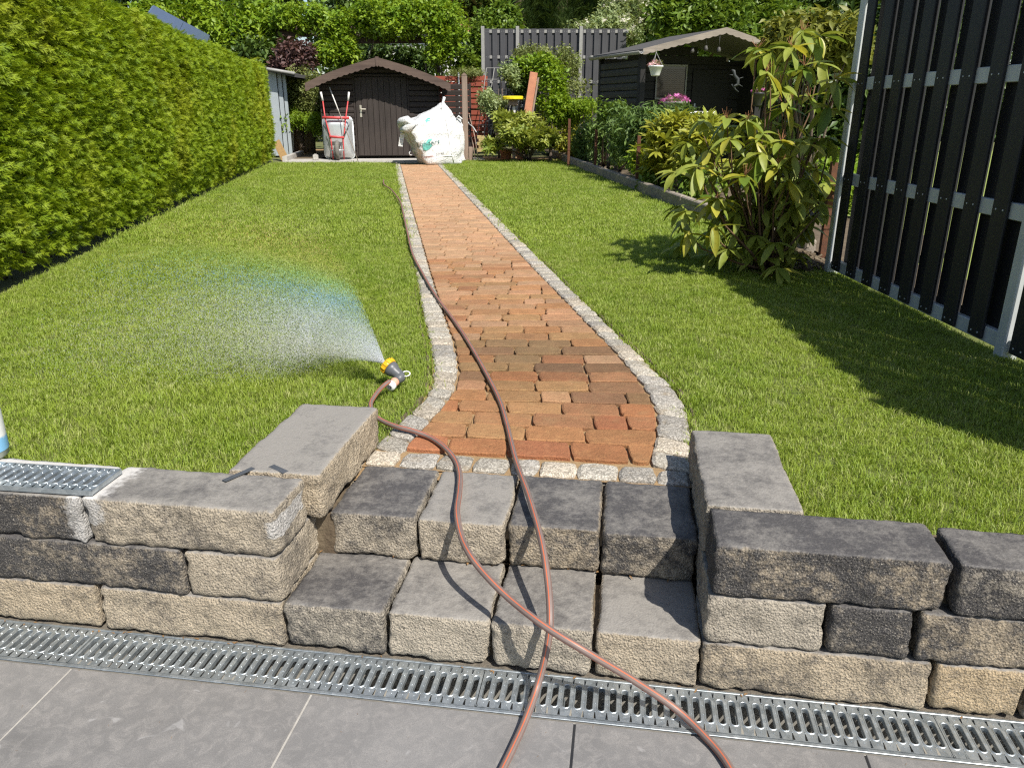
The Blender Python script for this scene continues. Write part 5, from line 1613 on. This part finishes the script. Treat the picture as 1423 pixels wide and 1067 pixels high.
while z < CR - .1:
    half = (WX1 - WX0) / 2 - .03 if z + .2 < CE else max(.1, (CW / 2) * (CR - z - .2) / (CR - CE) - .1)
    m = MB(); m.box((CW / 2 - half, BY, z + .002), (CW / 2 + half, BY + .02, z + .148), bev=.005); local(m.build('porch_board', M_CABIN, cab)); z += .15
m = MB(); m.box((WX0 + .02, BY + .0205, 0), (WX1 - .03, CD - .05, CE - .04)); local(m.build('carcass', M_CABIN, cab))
m = MB(); m.box((WX0, FY - .06, .0), (CW * .52, FY - .03, .88)); local(m.build('parapet', M_CABIN, cab))
m = MB(); m.box((WX0 - .02, FY - .18, .945), (CW * .50, FY + .12, .985), bev=.005); shelf = local(m.build('shelf', M_WHITEPAINT, cab))
zS = .985 + L
# window with net curtain
wx0, wx1, wz0, wz1 = 1.10, 1.70, 1.22, 1.76
cx_, cz_ = (wx0 + wx1) / 2, (wz0 + wz1) / 2
win = local(MB().box((wx0, BY - .012, wz0), (wx1, BY - .002, wz1)).build('window', m_simple('dark_glass', (.02, .02, .022), (.026, .026, .03), .1, 0, 3, spec=.6), cab))
m = MB()
for a, b in (((wx0 - .03, wz0 - .035), (wx1 + .03, wz0)), ((wx0 - .03, wz1), (wx1 + .03, wz1 + .035)), ((wx0 - .03, wz0), (wx0, wz1)), ((wx1, wz0), (wx1 + .03, wz1))):
    m.box((a[0], BY - .03, a[1]), (b[0], BY - .0125, b[1]), bev=.003)
local(m.build('window_frame', M_GREYPL, win))
m = MB()
for i in range(15):
    zz = wz0 + .03 + i * (wz1 - wz0 - .05) / 15
    m.tube([(wx0 + .01 + (wx1 - wx0 - .02) * k / 16, BY - .016, zz + (.012 if k % 2 else -.008)) for k in range(17)], .0022, 4)
local(m.build('net_curtain', M_GREYPOST, win))  # curtain colour darkened to carry the porch shadow
m = MB()                                                # crochet valance strip at the bench
for i in range(13): m.prism([(WX0 + .06 + i * .045, .0 + 1.04), (WX0 + .10 + i * .045, 1.04), (WX0 + .08 + i * .045, 1.01), (WX0 + .07 + i * .045, 1.01)], BY - .16, BY - .15)
m.box((WX0 + .05, BY - .161, 1.041), (WX0 + .66, BY - .149, 1.075)); local(m.build('valance', M_WHITEPAINT, cab))
dx0 = 1.86
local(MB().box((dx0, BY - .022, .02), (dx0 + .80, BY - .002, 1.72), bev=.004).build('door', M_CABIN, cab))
dd = [o for o in cab.children if o.name.startswith('door')][-1]
m = MB(); m.box((dx0 + .06, BY - .03, .92), (dx0 + .095, BY - .0225, 1.12), bev=.003); m.tube([(dx0 + .077, BY - .03, 1.05), (dx0 + .077, BY - .07, 1.05), (dx0 + .17, BY - .07, 1.05)], .009, 6)
local(m.build('handle', M_ALU, dd))
# lizard-like grey wall ornament
orn = thing('wall_ornament', 'small pale curled animal ornament hanging on the dark porch wall', 'ornament', tuple(SP(0, 0, 0)), 0)
oc = aty(1021, 112, 14.3); orn.location = oc
m = MB(); pts_ = [oc + Vector(d) for d in ((-.07, 0, .17), (-.03, 0, .15), (-.01, 0, .08), (.05, 0, .02), (.06, 0, -.06), (0, 0, -.10), (-.04, 0, -.06), (.03, 0, -.15), (.09, 0, -.19))]
m.tube(pts_, [.012, .03, .028, .034, .03, .024, .018, .012, .006], 7); m.tube([pts_[2], pts_[2] + Vector((-.09, -.01, .01))], [.012, .006], 5); m.tube([pts_[3], pts_[3] + Vector((.09, -.01, .03))], [.012, .006], 5); m.tube([pts_[4], pts_[4] + Vector((.08, -.01, -.04))], [.012, .006], 5)
m.build('figure', m_simple('dull_grey_metal', (.045, .05, .048), (.03, .034, .032), .6), orn, True)
# bowls and baskets with flowers
def flower_bowl(name, label, loc, r, h, mat, n, coll2, seed, cat='flower bowl', hang=False, nl=14):
    o = thing(name, label, cat, tuple(loc))
    m = MB(); m.lathe([(.001, 0), (r * .55, 0), (r * .62, h * .1), (r * .95, h * .85), (r * 1.05, h * .88), (r * 1.05, h), (r * .95, h), (r * .9, h * .9), (.001, h * .85)], Matrix.Translation(loc), 24)
    m.build('bowl', mat, o, True)
    rr = random.Random(seed)
    pts = []
    for _ in range(n):
        a = rr.uniform(0, 6.28); k = rr.random() ** .5
        pts.append(Vector(loc) + Vector((math.cos(a) * r * 1.15 * k, math.sin(a) * r * .9 * k, h + r * .55 * (1 - k * k) * rr.uniform(.5, 1.1))))
    scatter('blossoms', coll2, pts, [(rr.uniform(.2, 1.1), rr.uniform(-.3, .3), rr.uniform(0, 6.28)) for _ in pts], [rr.uniform(.8, 1.3) for _ in pts], o)
    scatter('leaves', C_OLIVE, [Vector(loc) + Vector((rr.uniform(-r, r) * .8, rr.uniform(-r, r) * .7, h + rr.uniform(0, .06))) for _ in range(nl)], [(rr.uniform(-1, 1), rr.uniform(-1, 1), rr.uniform(0, 6)) for _ in range(nl)], [rr.uniform(.3, .5) for _ in range(nl)], o)
    return o
fb = aty(937, 156, 13.75)
flower_bowl('flower_bowl', 'grey bowl of bright pink petunias standing on the porch shelf of the dark cabin', Vector((fb.x, fb.y, zS)), .205, .15, M_GREYPL, 75, C_PINK, 5)
hb = aty(910.5, 106, 13.45)
o = flower_bowl('hanging_basket', 'small white hanging pot with pale pink flowers under the cabin eave', hb, .115, .155, M_WHITEPL, 16, C_LPINK, 6, 'hanging pot', nl=5)
m = MB(); hk = aty(912, 73, 13.55)
for a in (0, 2.1, 4.2): m.tube([hb + Vector((math.cos(a) * .112, math.sin(a) * .112, .15)), hk], .004, 5)
m.tube([hk, hk + Vector((0, 0, .05))], .005, 5); m.build('hanger', M_GREYPL, o)
fb2 = aty(1052, 148, 14.1)
flower_bowl('flower_pot', 'dark pot with a tuft of pink flowers on the right of the cabin porch', fb2, .12, .22, M_BLACK, 16, C_PINK, 8, 'flower pot', nl=4)
m = MB(); m.bar((fb2.x, fb2.y, L), (fb2.x, fb2.y, fb2.z - .002), .1, .1); tag(m.build('pot_stand', M_CABIN), 'dark post stand under the right porch flower pot', 'stand')
st0 = aty(901, 156, 13.6)
m = MB(); m.lathe([(.001, 0), (.07, .005), (.085, .03), (.06, .06), (.001, .07)], Matrix.Translation((st0.x, st0.y, zS)) @ Matrix.Scale(.6, 4, (0, 1, 0)), 10); tag(m.build('pale_stone', M_WHITEPAINT, None, True), 'pale stone lying on the left end of the porch shelf', 'stone')
for u, v in ((962, 71), (981, 68), (999, 70)):
    a = aty(u, v, 13.95); m = MB(); m.lathe([(.0001, .05), (.02, .045), (.035, 0), (.03, -.03), (.0001, -.035)], Matrix.Translation(a), 10); m.tube([a + Vector((0, 0, .05)), a + Vector((0, 0, .22))], .004, 5)
    tag(m.build('hanging_lamp', m_simple('dim_lantern', (.09, .085, .075), (.06, .055, .05), .6), None, True), 'small dim lantern hanging in the dark cabin porch, %s of three' % {962: 'leftmost', 981: 'middle', 999: 'rightmost'}[u], 'lantern', 'lanterns under the porch roof')

# ================================================================== BUILDER'S BAG
bagY = 15.95
def bag_mesh(name, rows, yc, dep, seed, crease=.05, nseg=48):
    vs = []; fs = []; n = nseg
    for (v, uc, hw, dscale) in rows:
        c = aty(uc, v, yc); k = yc * .945 / 1069
        for i in range(n):
            a = 2 * PI * i / n; ca, sa = math.cos(a), math.sin(a)
            e = .38
            x = abs(ca) ** e * (1 if ca > 0 else -1); y = abs(sa) ** e * (1 if sa > 0 else -1)
            th = .42; xr, yr = x * math.cos(th) - y * math.sin(th), x * math.sin(th) + y * math.cos(th)
            p = Vector((c.x + xr * hw * k * .80, c.y + yr * dep * dscale * .80, c.z))
            q = p * 4 + Vector((seed, 0, seed))
            p += Vector((xr, yr, .3)) * crease * (noise.noise(q) + .7 * abs(noise.noise(Vector((p.x * 9, p.y * 9, p.z * 15 + seed)))) - .2) * min(1, hw / 20)
            vs.append(p)
    R_ = len(rows)
    fs = [(r * n + i, r * n + (i + 1) % n, (r + 1) * n + (i + 1) % n, (r + 1) * n + i) for r in range(R_ - 1) for i in range(n)]
    fs += [tuple(range(n - 1, -1, -1)), tuple(range((R_ - 1) * n, R_ * n))]
    return vs, fs
def dens(rows, k=5):
    out = []
    for a, b in zip(rows[:-1], rows[1:]):
        for i in range(k): out.append(tuple(x + (y - x) * i / k for x, y in zip(a, b)))
    return out + [rows[-1]]
def m_bag():
    t = NT('woven_white_bag')
    col = t.mix(t.ramp(t.noise(9, 4), .35, .75), (.80, .80, .78), (.66, .655, .63))
    col = t.mix(t.ramp(t.noise(3, 3), .55, .8, 0, .4), col, (.62, .57, .48))
    nr = t.bump(t.math('ADD', t.noise(16, 5, .65, None, 1.5), t.math('MULTIPLY', t.noise(300, 2), .1)), .8, .05)
    return t.done(t.bsdf(col, .55, 0, nr, .35))
M_BAG = m_bag()
bag = thing('builder_bag', 'big slumped white woven builder bag with green print at the end of the brick path', 'bag', tuple(Vector((aty(606, 228, bagY).x, bagY, L))))
rows = dens([(229.5, 611, 29, .9), (226, 611, 34, 1.0), (212, 607, 38, 1.1), (196, 602, 41, 1.1), (182, 598, 43, 1.05), (172, 597, 42, .95), (165, 603, 33, .8), (158, 608, 23, .6), (152, 612, 14, .4), (147, 614, 7, .22), (143, 615, 3, .1)])
vs, fs = bag_mesh('sack', rows, bagY, .52, 3.0, .07)
me = bpy.data.meshes.new('sack'); me.from_pydata([tuple(p) for p in vs], [], fs); me.materials.append(M_BAG); me.polygons.foreach_set('use_smooth', [True] * len(fs)); me.update()
link('sack', me, bag)
bvh = BVHTree.FromPolygons(vs, fs)
def on_bag(u, v, off=.012):
    o_ = aty(u, v, 12.0); d = Vector((0, 1, 0)); h = bvh.ray_cast(Vector((o_.x * bagY / 12.0, 12.0, aty(u, v, bagY).z)), d)
    x = aty(u, v, bagY)
    h = bvh.ray_cast(Vector((x.x, 10, x.z)), d)
    return (h[0] - d * off) if h[0] else Vector((x.x, bagY - .45, x.z))
m = MB(); pts_ = [on_bag(614, 152, .0), aty(614.5, 147, bagY - .1), aty(616, 141, bagY - .05), aty(617.5, 136.5, bagY), aty(616, 136, bagY + .05)]
m.tube(pts_, [.02, .022, .026, .028, .022], 8); m.build('lifting_loop', M_BAG, bag, True)
m = MB(); c0 = [on_bag(568, 172, .03), on_bag(563, 178, .05), aty(559.5, 185, bagY - .42), aty(558, 194, bagY - .42), aty(556.5, 203, bagY - .42)]
for a, b in zip(c0[:-1], c0[1:]): m.bar(a, b + (b - a) * .08, .085, .012, up=(0, -1, .1))
m.build('lifting_loop', M_BAG, bag)
m = MB(); n = 9                                          # rolled collar at the left
lip = [aty(u, v, y) for u, v, y in ((556, 176, 15.9), (558, 170, 15.55), (566, 168, 15.42), (574, 172, 15.42), (566, 179, 15.4), (558, 181, 15.55))]
m.tube(lip, [.05, .085, .09, .07, .08, .05], 10); m.build('collar', M_BAG, bag, True)
for (u0, v0, u1, v1) in ((569, 180, 573, 214), (573, 214, 636, 216), (620, 160, 632, 224)):   # sewn edge seams
    m = MB(); m.tube([on_bag(u0 + (u1 - u0) * t, v0 + (v1 - v0) * t, .004) for t in np.linspace(0, 1, 12)], .008, 5); m.build('seam', M_BAG, bag, True)
# printed lettering laid on the cloth
M_INK = m_simple('dark_green_ink', (.06, .13, .12), (.16, .24, .22), .7)
M_INK2 = m_simple('teal_ink', (.10, .40, .34), (.16, .48, .42), .7)
M_INK3 = m_simple('red_ink', (.40, .12, .10), (.32, .16, .14), .7)
M_INK4 = m_simple('grey_ink', (.22, .22, .22), (.3, .3, .3), .7)
def bag_text(txt, u, v, size_px, slope_, mat, arc=0.0, name='print'):
    cu = bpy.data.curves.new('print', 'FONT'); cu.body = txt; cu.size = 1.0; cu.resolution_u = 2
    tmp = bpy.data.objects.new('print_tmp', cu); COL.objects.link(tmp)
    bpy.context.view_layer.update()
    me0 = bpy.data.meshes.new_from_object(tmp.evaluated_get(bpy.context.evaluated_depsgraph_get()))
    COL.objects.unlink(tmp); bpy.data.objects.remove(tmp)
    for vtx in me0.vertices:
        x, y = vtx.co.x * size_px, vtx.co.y * size_px
        vtx.co = on_bag(u + x, v - y + slope_ * x + arc * x * x, .014)
    me0.name = 'print'; me0.materials.clear(); me0.materials.append(mat)
    return link('print', me0, bag)
bag_text('Lunders', 583, 203, 9.5, -.10, M_INK, -.0022)
bag_text('Contains', 588, 219, 5.0, -.16, M_INK3); bag_text('52 41', 609, 215, 5.0, -.22, M_INK4)
bag_text('P u', 574, 176, 9, -.25, M_INK4)
leaf = [(592, 207), (591, 201), (594, 195), (599, 192), (604, 192), (601, 197), (604, 201), (600, 206), (596, 208)]
m = MB(); m.add([on_bag(u, v, .008) for u, v in leaf], [tuple(range(len(leaf)))]); m.build('emblem', M_INK2, bag)
leaf = [(594, 167), (597, 164), (601, 164), (600, 168), (596, 170)]
m = MB(); m.add([on_bag(u, v, .008) for u, v in leaf], [tuple(range(len(leaf)))]); m.build('emblem', M_INK2, bag)
# second sack behind
sack = thing('builder_bag', 'second white sack, plain and partly hidden, between the printed bag and the gate post', 'bag', tuple(Vector((aty(630, 226, 16.5).x, 16.5, L))))
rows = dens([(227, 630, 15, .8), (222, 631, 18, 1.0), (205, 629, 17, 1.0), (180, 629, 16, .9), (172, 629, 15, .8), (166, 629, 12, .6), (164, 629, 5, .3)])
vs, fs = bag_mesh('sack', rows, 16.55, .32, 8.0, .05)
me = bpy.data.meshes.new('sack'); me.from_pydata([tuple(p) for p in vs], [], fs); me.materials.append(M_BAG); me.polygons.foreach_set('use_smooth', [True] * len(fs)); me.update()
link('sack', me, sack)
m = MB(); a = aty(634, 166, 16.4); m.tube([a, a + Vector((.05, 0, .06)), a + Vector((.12, 0, .0))], .02, 6); m.build('lifting_loop', M_BAG, sack, True)

# ================================================================== HOSE, SPRINKLER, WATER
def smooth(pts, k=9):
    pts = [Vector(p) for p in pts]; out = []
    for i in range(len(pts) - 1):
        p0, p1, p2, p3 = pts[max(i - 1, 0)], pts[i], pts[i + 1], pts[min(i + 2, len(pts) - 1)]
        for j in range(k):
            t = j / k
            out.append(.5 * ((2 * p1) + (p2 - p0) * t + (2 * p0 - 5 * p1 + 4 * p2 - p3) * t * t + (3 * p1 - p0 - 3 * p2 + p3) * t ** 3))
    return out + [pts[-1]]
M_HOSE = m_simple('brown_grey_hose', (.185, .135, .118), (.15, .11, .098), .48, scale=14, spec=.5)
M_HOSEO = m_simple('orange_hose_stripe', (.52, .13, .055), (.44, .11, .05), .45, scale=14, spec=.5)
M_HOSEL = m_simple('pale_hose_band', (.225, .165, .145), (.185, .14, .122), .42, scale=14, spec=.5)
def hose_obj(name, label, pix, rad=.0084):
    pts = smooth([at(u, v, z) for u, v, z in pix])
    m = MB(); m.tube(pts, rad, 20, matf=lambda k: 1 if k % 5 == 0 else (2 if k % 5 in (2,) else 0))
    root = thing(name, label, 'hose', tuple(pts[len(pts) // 2]))
    m.build('tube', [M_HOSE, M_HOSEO, M_HOSEL], root, True)
    return root, pts
zL = L + .012
h1, hp1 = hose_obj('garden_hose', 'orange-striped brown hose running straight up the brick path and onto the left lawn edge', [
    (672, 1125, .011), (695, 1075, .011), (712, 1040, .011), (730, 1000, .016), (747, 952, .04), (760, 900, .125), (764.5, 860, .185), (761, 805, .235), (752, 750, .275), (735, 690, .292), (717, 640, zL + .006), (705, 592, zL), (694, 556, zL), (675, 518, zL), (650, 474, zL), (627, 440, zL), (606, 412, zL + .003), (586, 378, zL + .006), (573, 352, zL + .01), (566, 322, zL + .025), (560, 295, zL + .032), (556, 280, zL + .034), (544, 264, zL + .034), (534, 257, zL + .034), (533, 250, zL + .03)])
h2, hp2 = hose_obj('garden_hose', 'orange-striped brown hose curving from the sprinkler down over the steps to the lower right', [
    (541, 530, L + .052), (531, 538, L + .045), (521, 550, L + .04), (515, 562, L + .035), (519, 575, L + .028), (532, 585, L + .025), (552, 593, L + .024), (575, 599, L + .020), (598, 608, zL), (618, 622, zL), (633, 640, zL), (639, 660, L + .016), (638, 685, L + .02), (635, 712, L + .024), (641, 745, L + .01), (654, 772, .262), (676, 800, .245), (711, 834, .225), (759, 871, .212), (816, 906, .178), (881, 945, .095), (940, 985, .032), (985, 1028, .012), (1012, 1062, .011), (1030, 1100, .011), (1040, 1140, .011)])
# sprinkler nozzle
nz = at(553, 520, L + .055)
spk = thing('spray_nozzle', 'yellow and grey garden spray nozzle lying on the left lawn with water jetting from it', 'sprinkler', tuple(nz))
ax = Vector((-.66, .38, .42)).normalized()
def frame(p, z): 
    q = Vector(z).to_track_quat('Z', 'Y').to_matrix().to_4x4(); return Matrix.Translation(p) @ q
MH = frame(nz, ax)
M_NGREY = m_simple('slate_grey_plastic', (.11, .115, .12), (.085, .09, .095), .4, scale=20)
M_NYEL = m_simple('amber_yellow_plastic', (.75, .42, .015), (.66, .36, .012), .4, scale=20)
m = MB(); m.lathe([(.001, -.018), (.017, -.018), (.021, -.006), (.022, .012), (.027, .022), (.030, .030), (.031, .040), (.028, .043), (.001, .044)], MH, 24); m.build('body', M_NGREY, spk, True)
m = MB()
prof = [(.026, .0435), (.0305, .044), (.032, .050), (.032, .060), (.029, .066), (.020, .066), (.018, .060), (.001, .058)]
m.lathe(prof, MH, 24)
for k in range(12):
    a = 2 * PI * k / 12; m.box((-.0028, .0305, .045), (.0028, .0345, .063), 0, MH @ Matrix.Rotation(a, 4, 'Z'), bev=.001)
m.build('ring', M_NYEL, spk)
el = Vector((-.35, -.88, -.22)).normalized(); nb_ = nz - ax * .012
m = MB(); m.tube([nz + ax * .01, nb_, nb_ + el * .012 + Vector((.008, 0, 0)), nb_ + el * .034], [.0205, .021, .019, .0165], 16); m.build('elbow', M_NGREY, spk, True)
MC = frame(nb_ + el * .036, el)
m = MB(); m.lathe([(.001, 0), (.015, 0), (.0175, .004), (.0175, .014), (.0155, .017), (.0155, .026)], MC, 18); m.build('connector_collar', m_simple('peach_plastic', (.66, .36, .26), (.6, .3, .2), .4), spk, True)
m = MB(); m.lathe([(.0158, .0262), (.0185, .028), (.0185, .042), (.0155, .047), (.009, .048)], MC, 18); m.build('connector', M_WHITEPL, spk, True)
m = MB(); c_ = nz - ax * .018 + Vector((.018, .004, .012))
pts_ = [c_ + Vector((math.cos(a) * .016, math.sin(a) * .012, .006 * math.sin(a))) for a in np.linspace(0, 2 * PI, 17)]
m.tube(pts_, .0024, 6); m.build('ring_clip', M_WHITEPL, spk, True)

# water drops: small grains, rainbow light painted into their colour by sun-to-view angle
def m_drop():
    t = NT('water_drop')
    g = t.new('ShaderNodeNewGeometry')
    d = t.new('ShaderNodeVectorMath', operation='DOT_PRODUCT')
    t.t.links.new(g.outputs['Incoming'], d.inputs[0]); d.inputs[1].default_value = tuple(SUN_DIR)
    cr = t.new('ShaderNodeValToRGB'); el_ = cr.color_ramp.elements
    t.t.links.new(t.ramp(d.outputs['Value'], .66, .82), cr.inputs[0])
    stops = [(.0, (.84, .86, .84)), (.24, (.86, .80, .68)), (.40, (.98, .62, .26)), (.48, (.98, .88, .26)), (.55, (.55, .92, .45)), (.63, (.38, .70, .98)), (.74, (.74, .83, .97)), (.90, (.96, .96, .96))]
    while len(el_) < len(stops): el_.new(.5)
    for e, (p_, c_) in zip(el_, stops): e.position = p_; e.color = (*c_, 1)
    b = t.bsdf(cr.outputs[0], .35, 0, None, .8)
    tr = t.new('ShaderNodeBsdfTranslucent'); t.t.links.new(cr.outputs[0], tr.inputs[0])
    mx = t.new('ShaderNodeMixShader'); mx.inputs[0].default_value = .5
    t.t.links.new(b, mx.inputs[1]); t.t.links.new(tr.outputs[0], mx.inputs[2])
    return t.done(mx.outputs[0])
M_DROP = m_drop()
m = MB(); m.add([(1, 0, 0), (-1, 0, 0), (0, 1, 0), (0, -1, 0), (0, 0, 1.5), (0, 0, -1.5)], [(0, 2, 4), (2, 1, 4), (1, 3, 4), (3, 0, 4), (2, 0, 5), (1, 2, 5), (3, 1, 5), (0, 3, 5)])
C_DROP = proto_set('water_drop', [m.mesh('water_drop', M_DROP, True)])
src = nz + ax * .066
NR = np.random.RandomState(9)
pts = []; rots = []; scl = []
NDROP = 270000
main = Vector((-.76, .42, .49)).normalized()
sx = main.cross(Vector((0, 0, 1))).normalized(); sz = sx.cross(main)
tries = 0
while len(pts) < NDROP and tries < 420000:
    tries += 1
    rr_ = .60 * NR.rand() ** .5; aa = NR.uniform(0, 2 * PI)
    dv = (main + sx * (rr_ * 1.0 * math.cos(aa)) + sz * (rr_ * .80 * math.sin(aa))).normalized()
    s0 = NR.uniform(2.2, 5.0)
    tt_ = NR.rand() ** 1.15 * .95
    drag = 1.25
    f = (1 - math.exp(-drag * tt_)) / drag
    p = src + dv * (s0 * f) + Vector((0, 0, -4.3 * tt_ * tt_))
    if p.z < L + .02: continue
    dist = (p - src).length
    pts.append(p); vel = dv * s0 * math.exp(-drag * tt_) + Vector((0, 0, -8 * tt_))
    e = vel.to_track_quat('Z', 'Y').to_euler(); rots.append(tuple(e))
    r0 = NR.uniform(.00028, .00062) * (1.0 if dist > .3 else .7)
    scl.append((r0, r0, r0 * NR.uniform(1.2, 3.5)))
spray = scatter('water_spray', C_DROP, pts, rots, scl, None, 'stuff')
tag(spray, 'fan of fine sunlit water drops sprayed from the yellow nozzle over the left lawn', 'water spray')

# ================================================================== SPARE GRATE AND CANISTER ON THE LEFT WALL
p, q = at(0, 681, Z3 + .016), at(127, 686, Z3 + .016)
sg = thing('spare_grate', 'loose galvanised slotted grate lying on top of the left stone wall', 'grate', tuple(P(-.0, .04, Z3 + .016)), 0)
pitch = 1.018 / 38
g2 = grate_mesh('grate_plate', 14, pitch)
pr_ = at(127, 682, Z3 + .016); bk = at(163, 649, Z3 + .016)
dirn = (pr_ - at(0, 674, Z3 + .016)).normalized(); rzg = math.atan2(dirn.y, dirn.x)
o = bpy.data.objects.new('grate_plate', g2); COL.objects.link(o); o.parent = sg; o.matrix_parent_inverse = basis(sg).inverted()
nrm_ = Vector((-dirn.y, dirn.x, 0))
org = pr_ - dirn * (14 * pitch) + nrm_ * .123
o.location = org; o.rotation_euler = (0, 0, rzg)
can_c = at(-20, 634, Z3) 
can = thing('canister', 'clear canister with white and blue label standing on the wall, at the left edge', 'canister', tuple(can_c))
MC_ = Matrix.Translation(can_c)
cr_ = .058
m = MB(); m.lathe([(.001, 0), (cr_ * .92, 0), (cr_, .006), (cr_, .16), (cr_ * .9, .178), (cr_ * .5, .19), (cr_ * .5, .2), (.001, .2)], MC_, 32); m.build('body', m_simple('clear_grey_plastic', (.36, .39, .33), (.30, .33, .28), .25, scale=8), can, True)
def m_label():
    t = NT('blue_white_label')
    z = t.new('ShaderNodeSeparateXYZ'); t.set(z.inputs[0], t.pos())
    w = t.math('ADD', z.outputs[2], t.math('MULTIPLY', t.math('SUBTRACT', t.noise(12, 3), .5), .05))
    col = t.mix(t.ramp(w, Z3 + .055, Z3 + .062), (.22, .48, .72), (.80, .80, .76))
    return t.done(t.bsdf(col, .4, 0, None, .4))
m = MB(); m.lathe([(cr_ + .0012, .020), (cr_ + .0014, .022), (cr_ + .0014, .128), (cr_ + .0012, .13)], MC_, 32); m.build('label', m_label(), can, True)
m = MB(); m.lathe([(cr_ * .55, .201), (cr_ * .56, .205), (cr_ * .56, .228), (.001, .230)], MC_, 24); m.build('lid', M_WHITEPL, can, True)

# small litter: fallen leaves and crumbs that make the stone tops lived in
M_DRY = m_simple('dry_leaf', (.26, .15, .06), (.18, .10, .04), .8)
m = MB()
for _ in range(26):
    s, n = rg.uniform(.82, 1.82), rg.choice([.24, .245, .255]); 
    add_leaf(m, rot_m(P(s + rg.uniform(-.01, .01), n, .137), (rg.uniform(-.3, .3), 0, rg.uniform(0, 6.28))), rg.uniform(.008, .018), rg.uniform(.004, .008), .3, .2, 2)
for _ in range(40):
    s, n = rg.uniform(-.2, 2.6), rg.uniform(-.012, -.002)
    add_leaf(m, rot_m(P(s, n, .003), (rg.uniform(-.3, .3), 0, rg.uniform(0, 6.28))), rg.uniform(.006, .014), rg.uniform(.003, .006), .3, .2, 2)
for _ in range(70):
    s, n = rg.uniform(-.2, 2.8), -.15 - .45 * rg.random() ** 1.5
    add_leaf(m, rot_m(P(s, n, .0015), (rg.uniform(-.2, .2), 0, rg.uniform(0, 6.28))), rg.uniform(.003, .009), rg.uniform(.0015, .004), .3, .2, 1)
for _ in range(160):
    y = 2.3 + 6 * rg.random() ** 1.6
    x = rg.choice([LI(y) + .01, RI(y) - .01, LO(y) + .01, RO(y) - .01, rg.uniform(LI(y), RI(y))])
    add_leaf(m, rot_m((x, y, L + .006), (rg.uniform(-.3, .3), 0, rg.uniform(0, 6.28))), rg.uniform(.006, .018), rg.uniform(.003, .006), .3, .2, 1)
tag(m.build('leaf_litter', M_DRY), 'tiny dry leaf crumbs caught in the step corners', 'litter', kind='stuff')

LBL = {'ground': 'wide earth ground reaching to the horizon', 'patio': 'grey porcelain tile patio in the foreground', 'garden_path': 'reddish brick path leading straight to the brown shed', 'path_edging': 'light granite sett edging along both sides of the brick path',
       'lawn': 'turf soil under the lawn', 'turf_edge': 'cut soil edge of the lawn along the path', 'lawn_grass': 'sunlit short green lawn grass', 'flower_bed': 'soil of the planted bed behind the kerb', 'neighbour_lawn': 'grass beyond the planted bed and the dark fence'}
for o in list(SC.objects):
    if o.parent is None and 'label' not in o.keys() and o.type == 'MESH':
        k = o.name.split('.')[0]
        o['label'] = LBL.get(k, k.replace('_', ' ') + ' beside the brown shed')
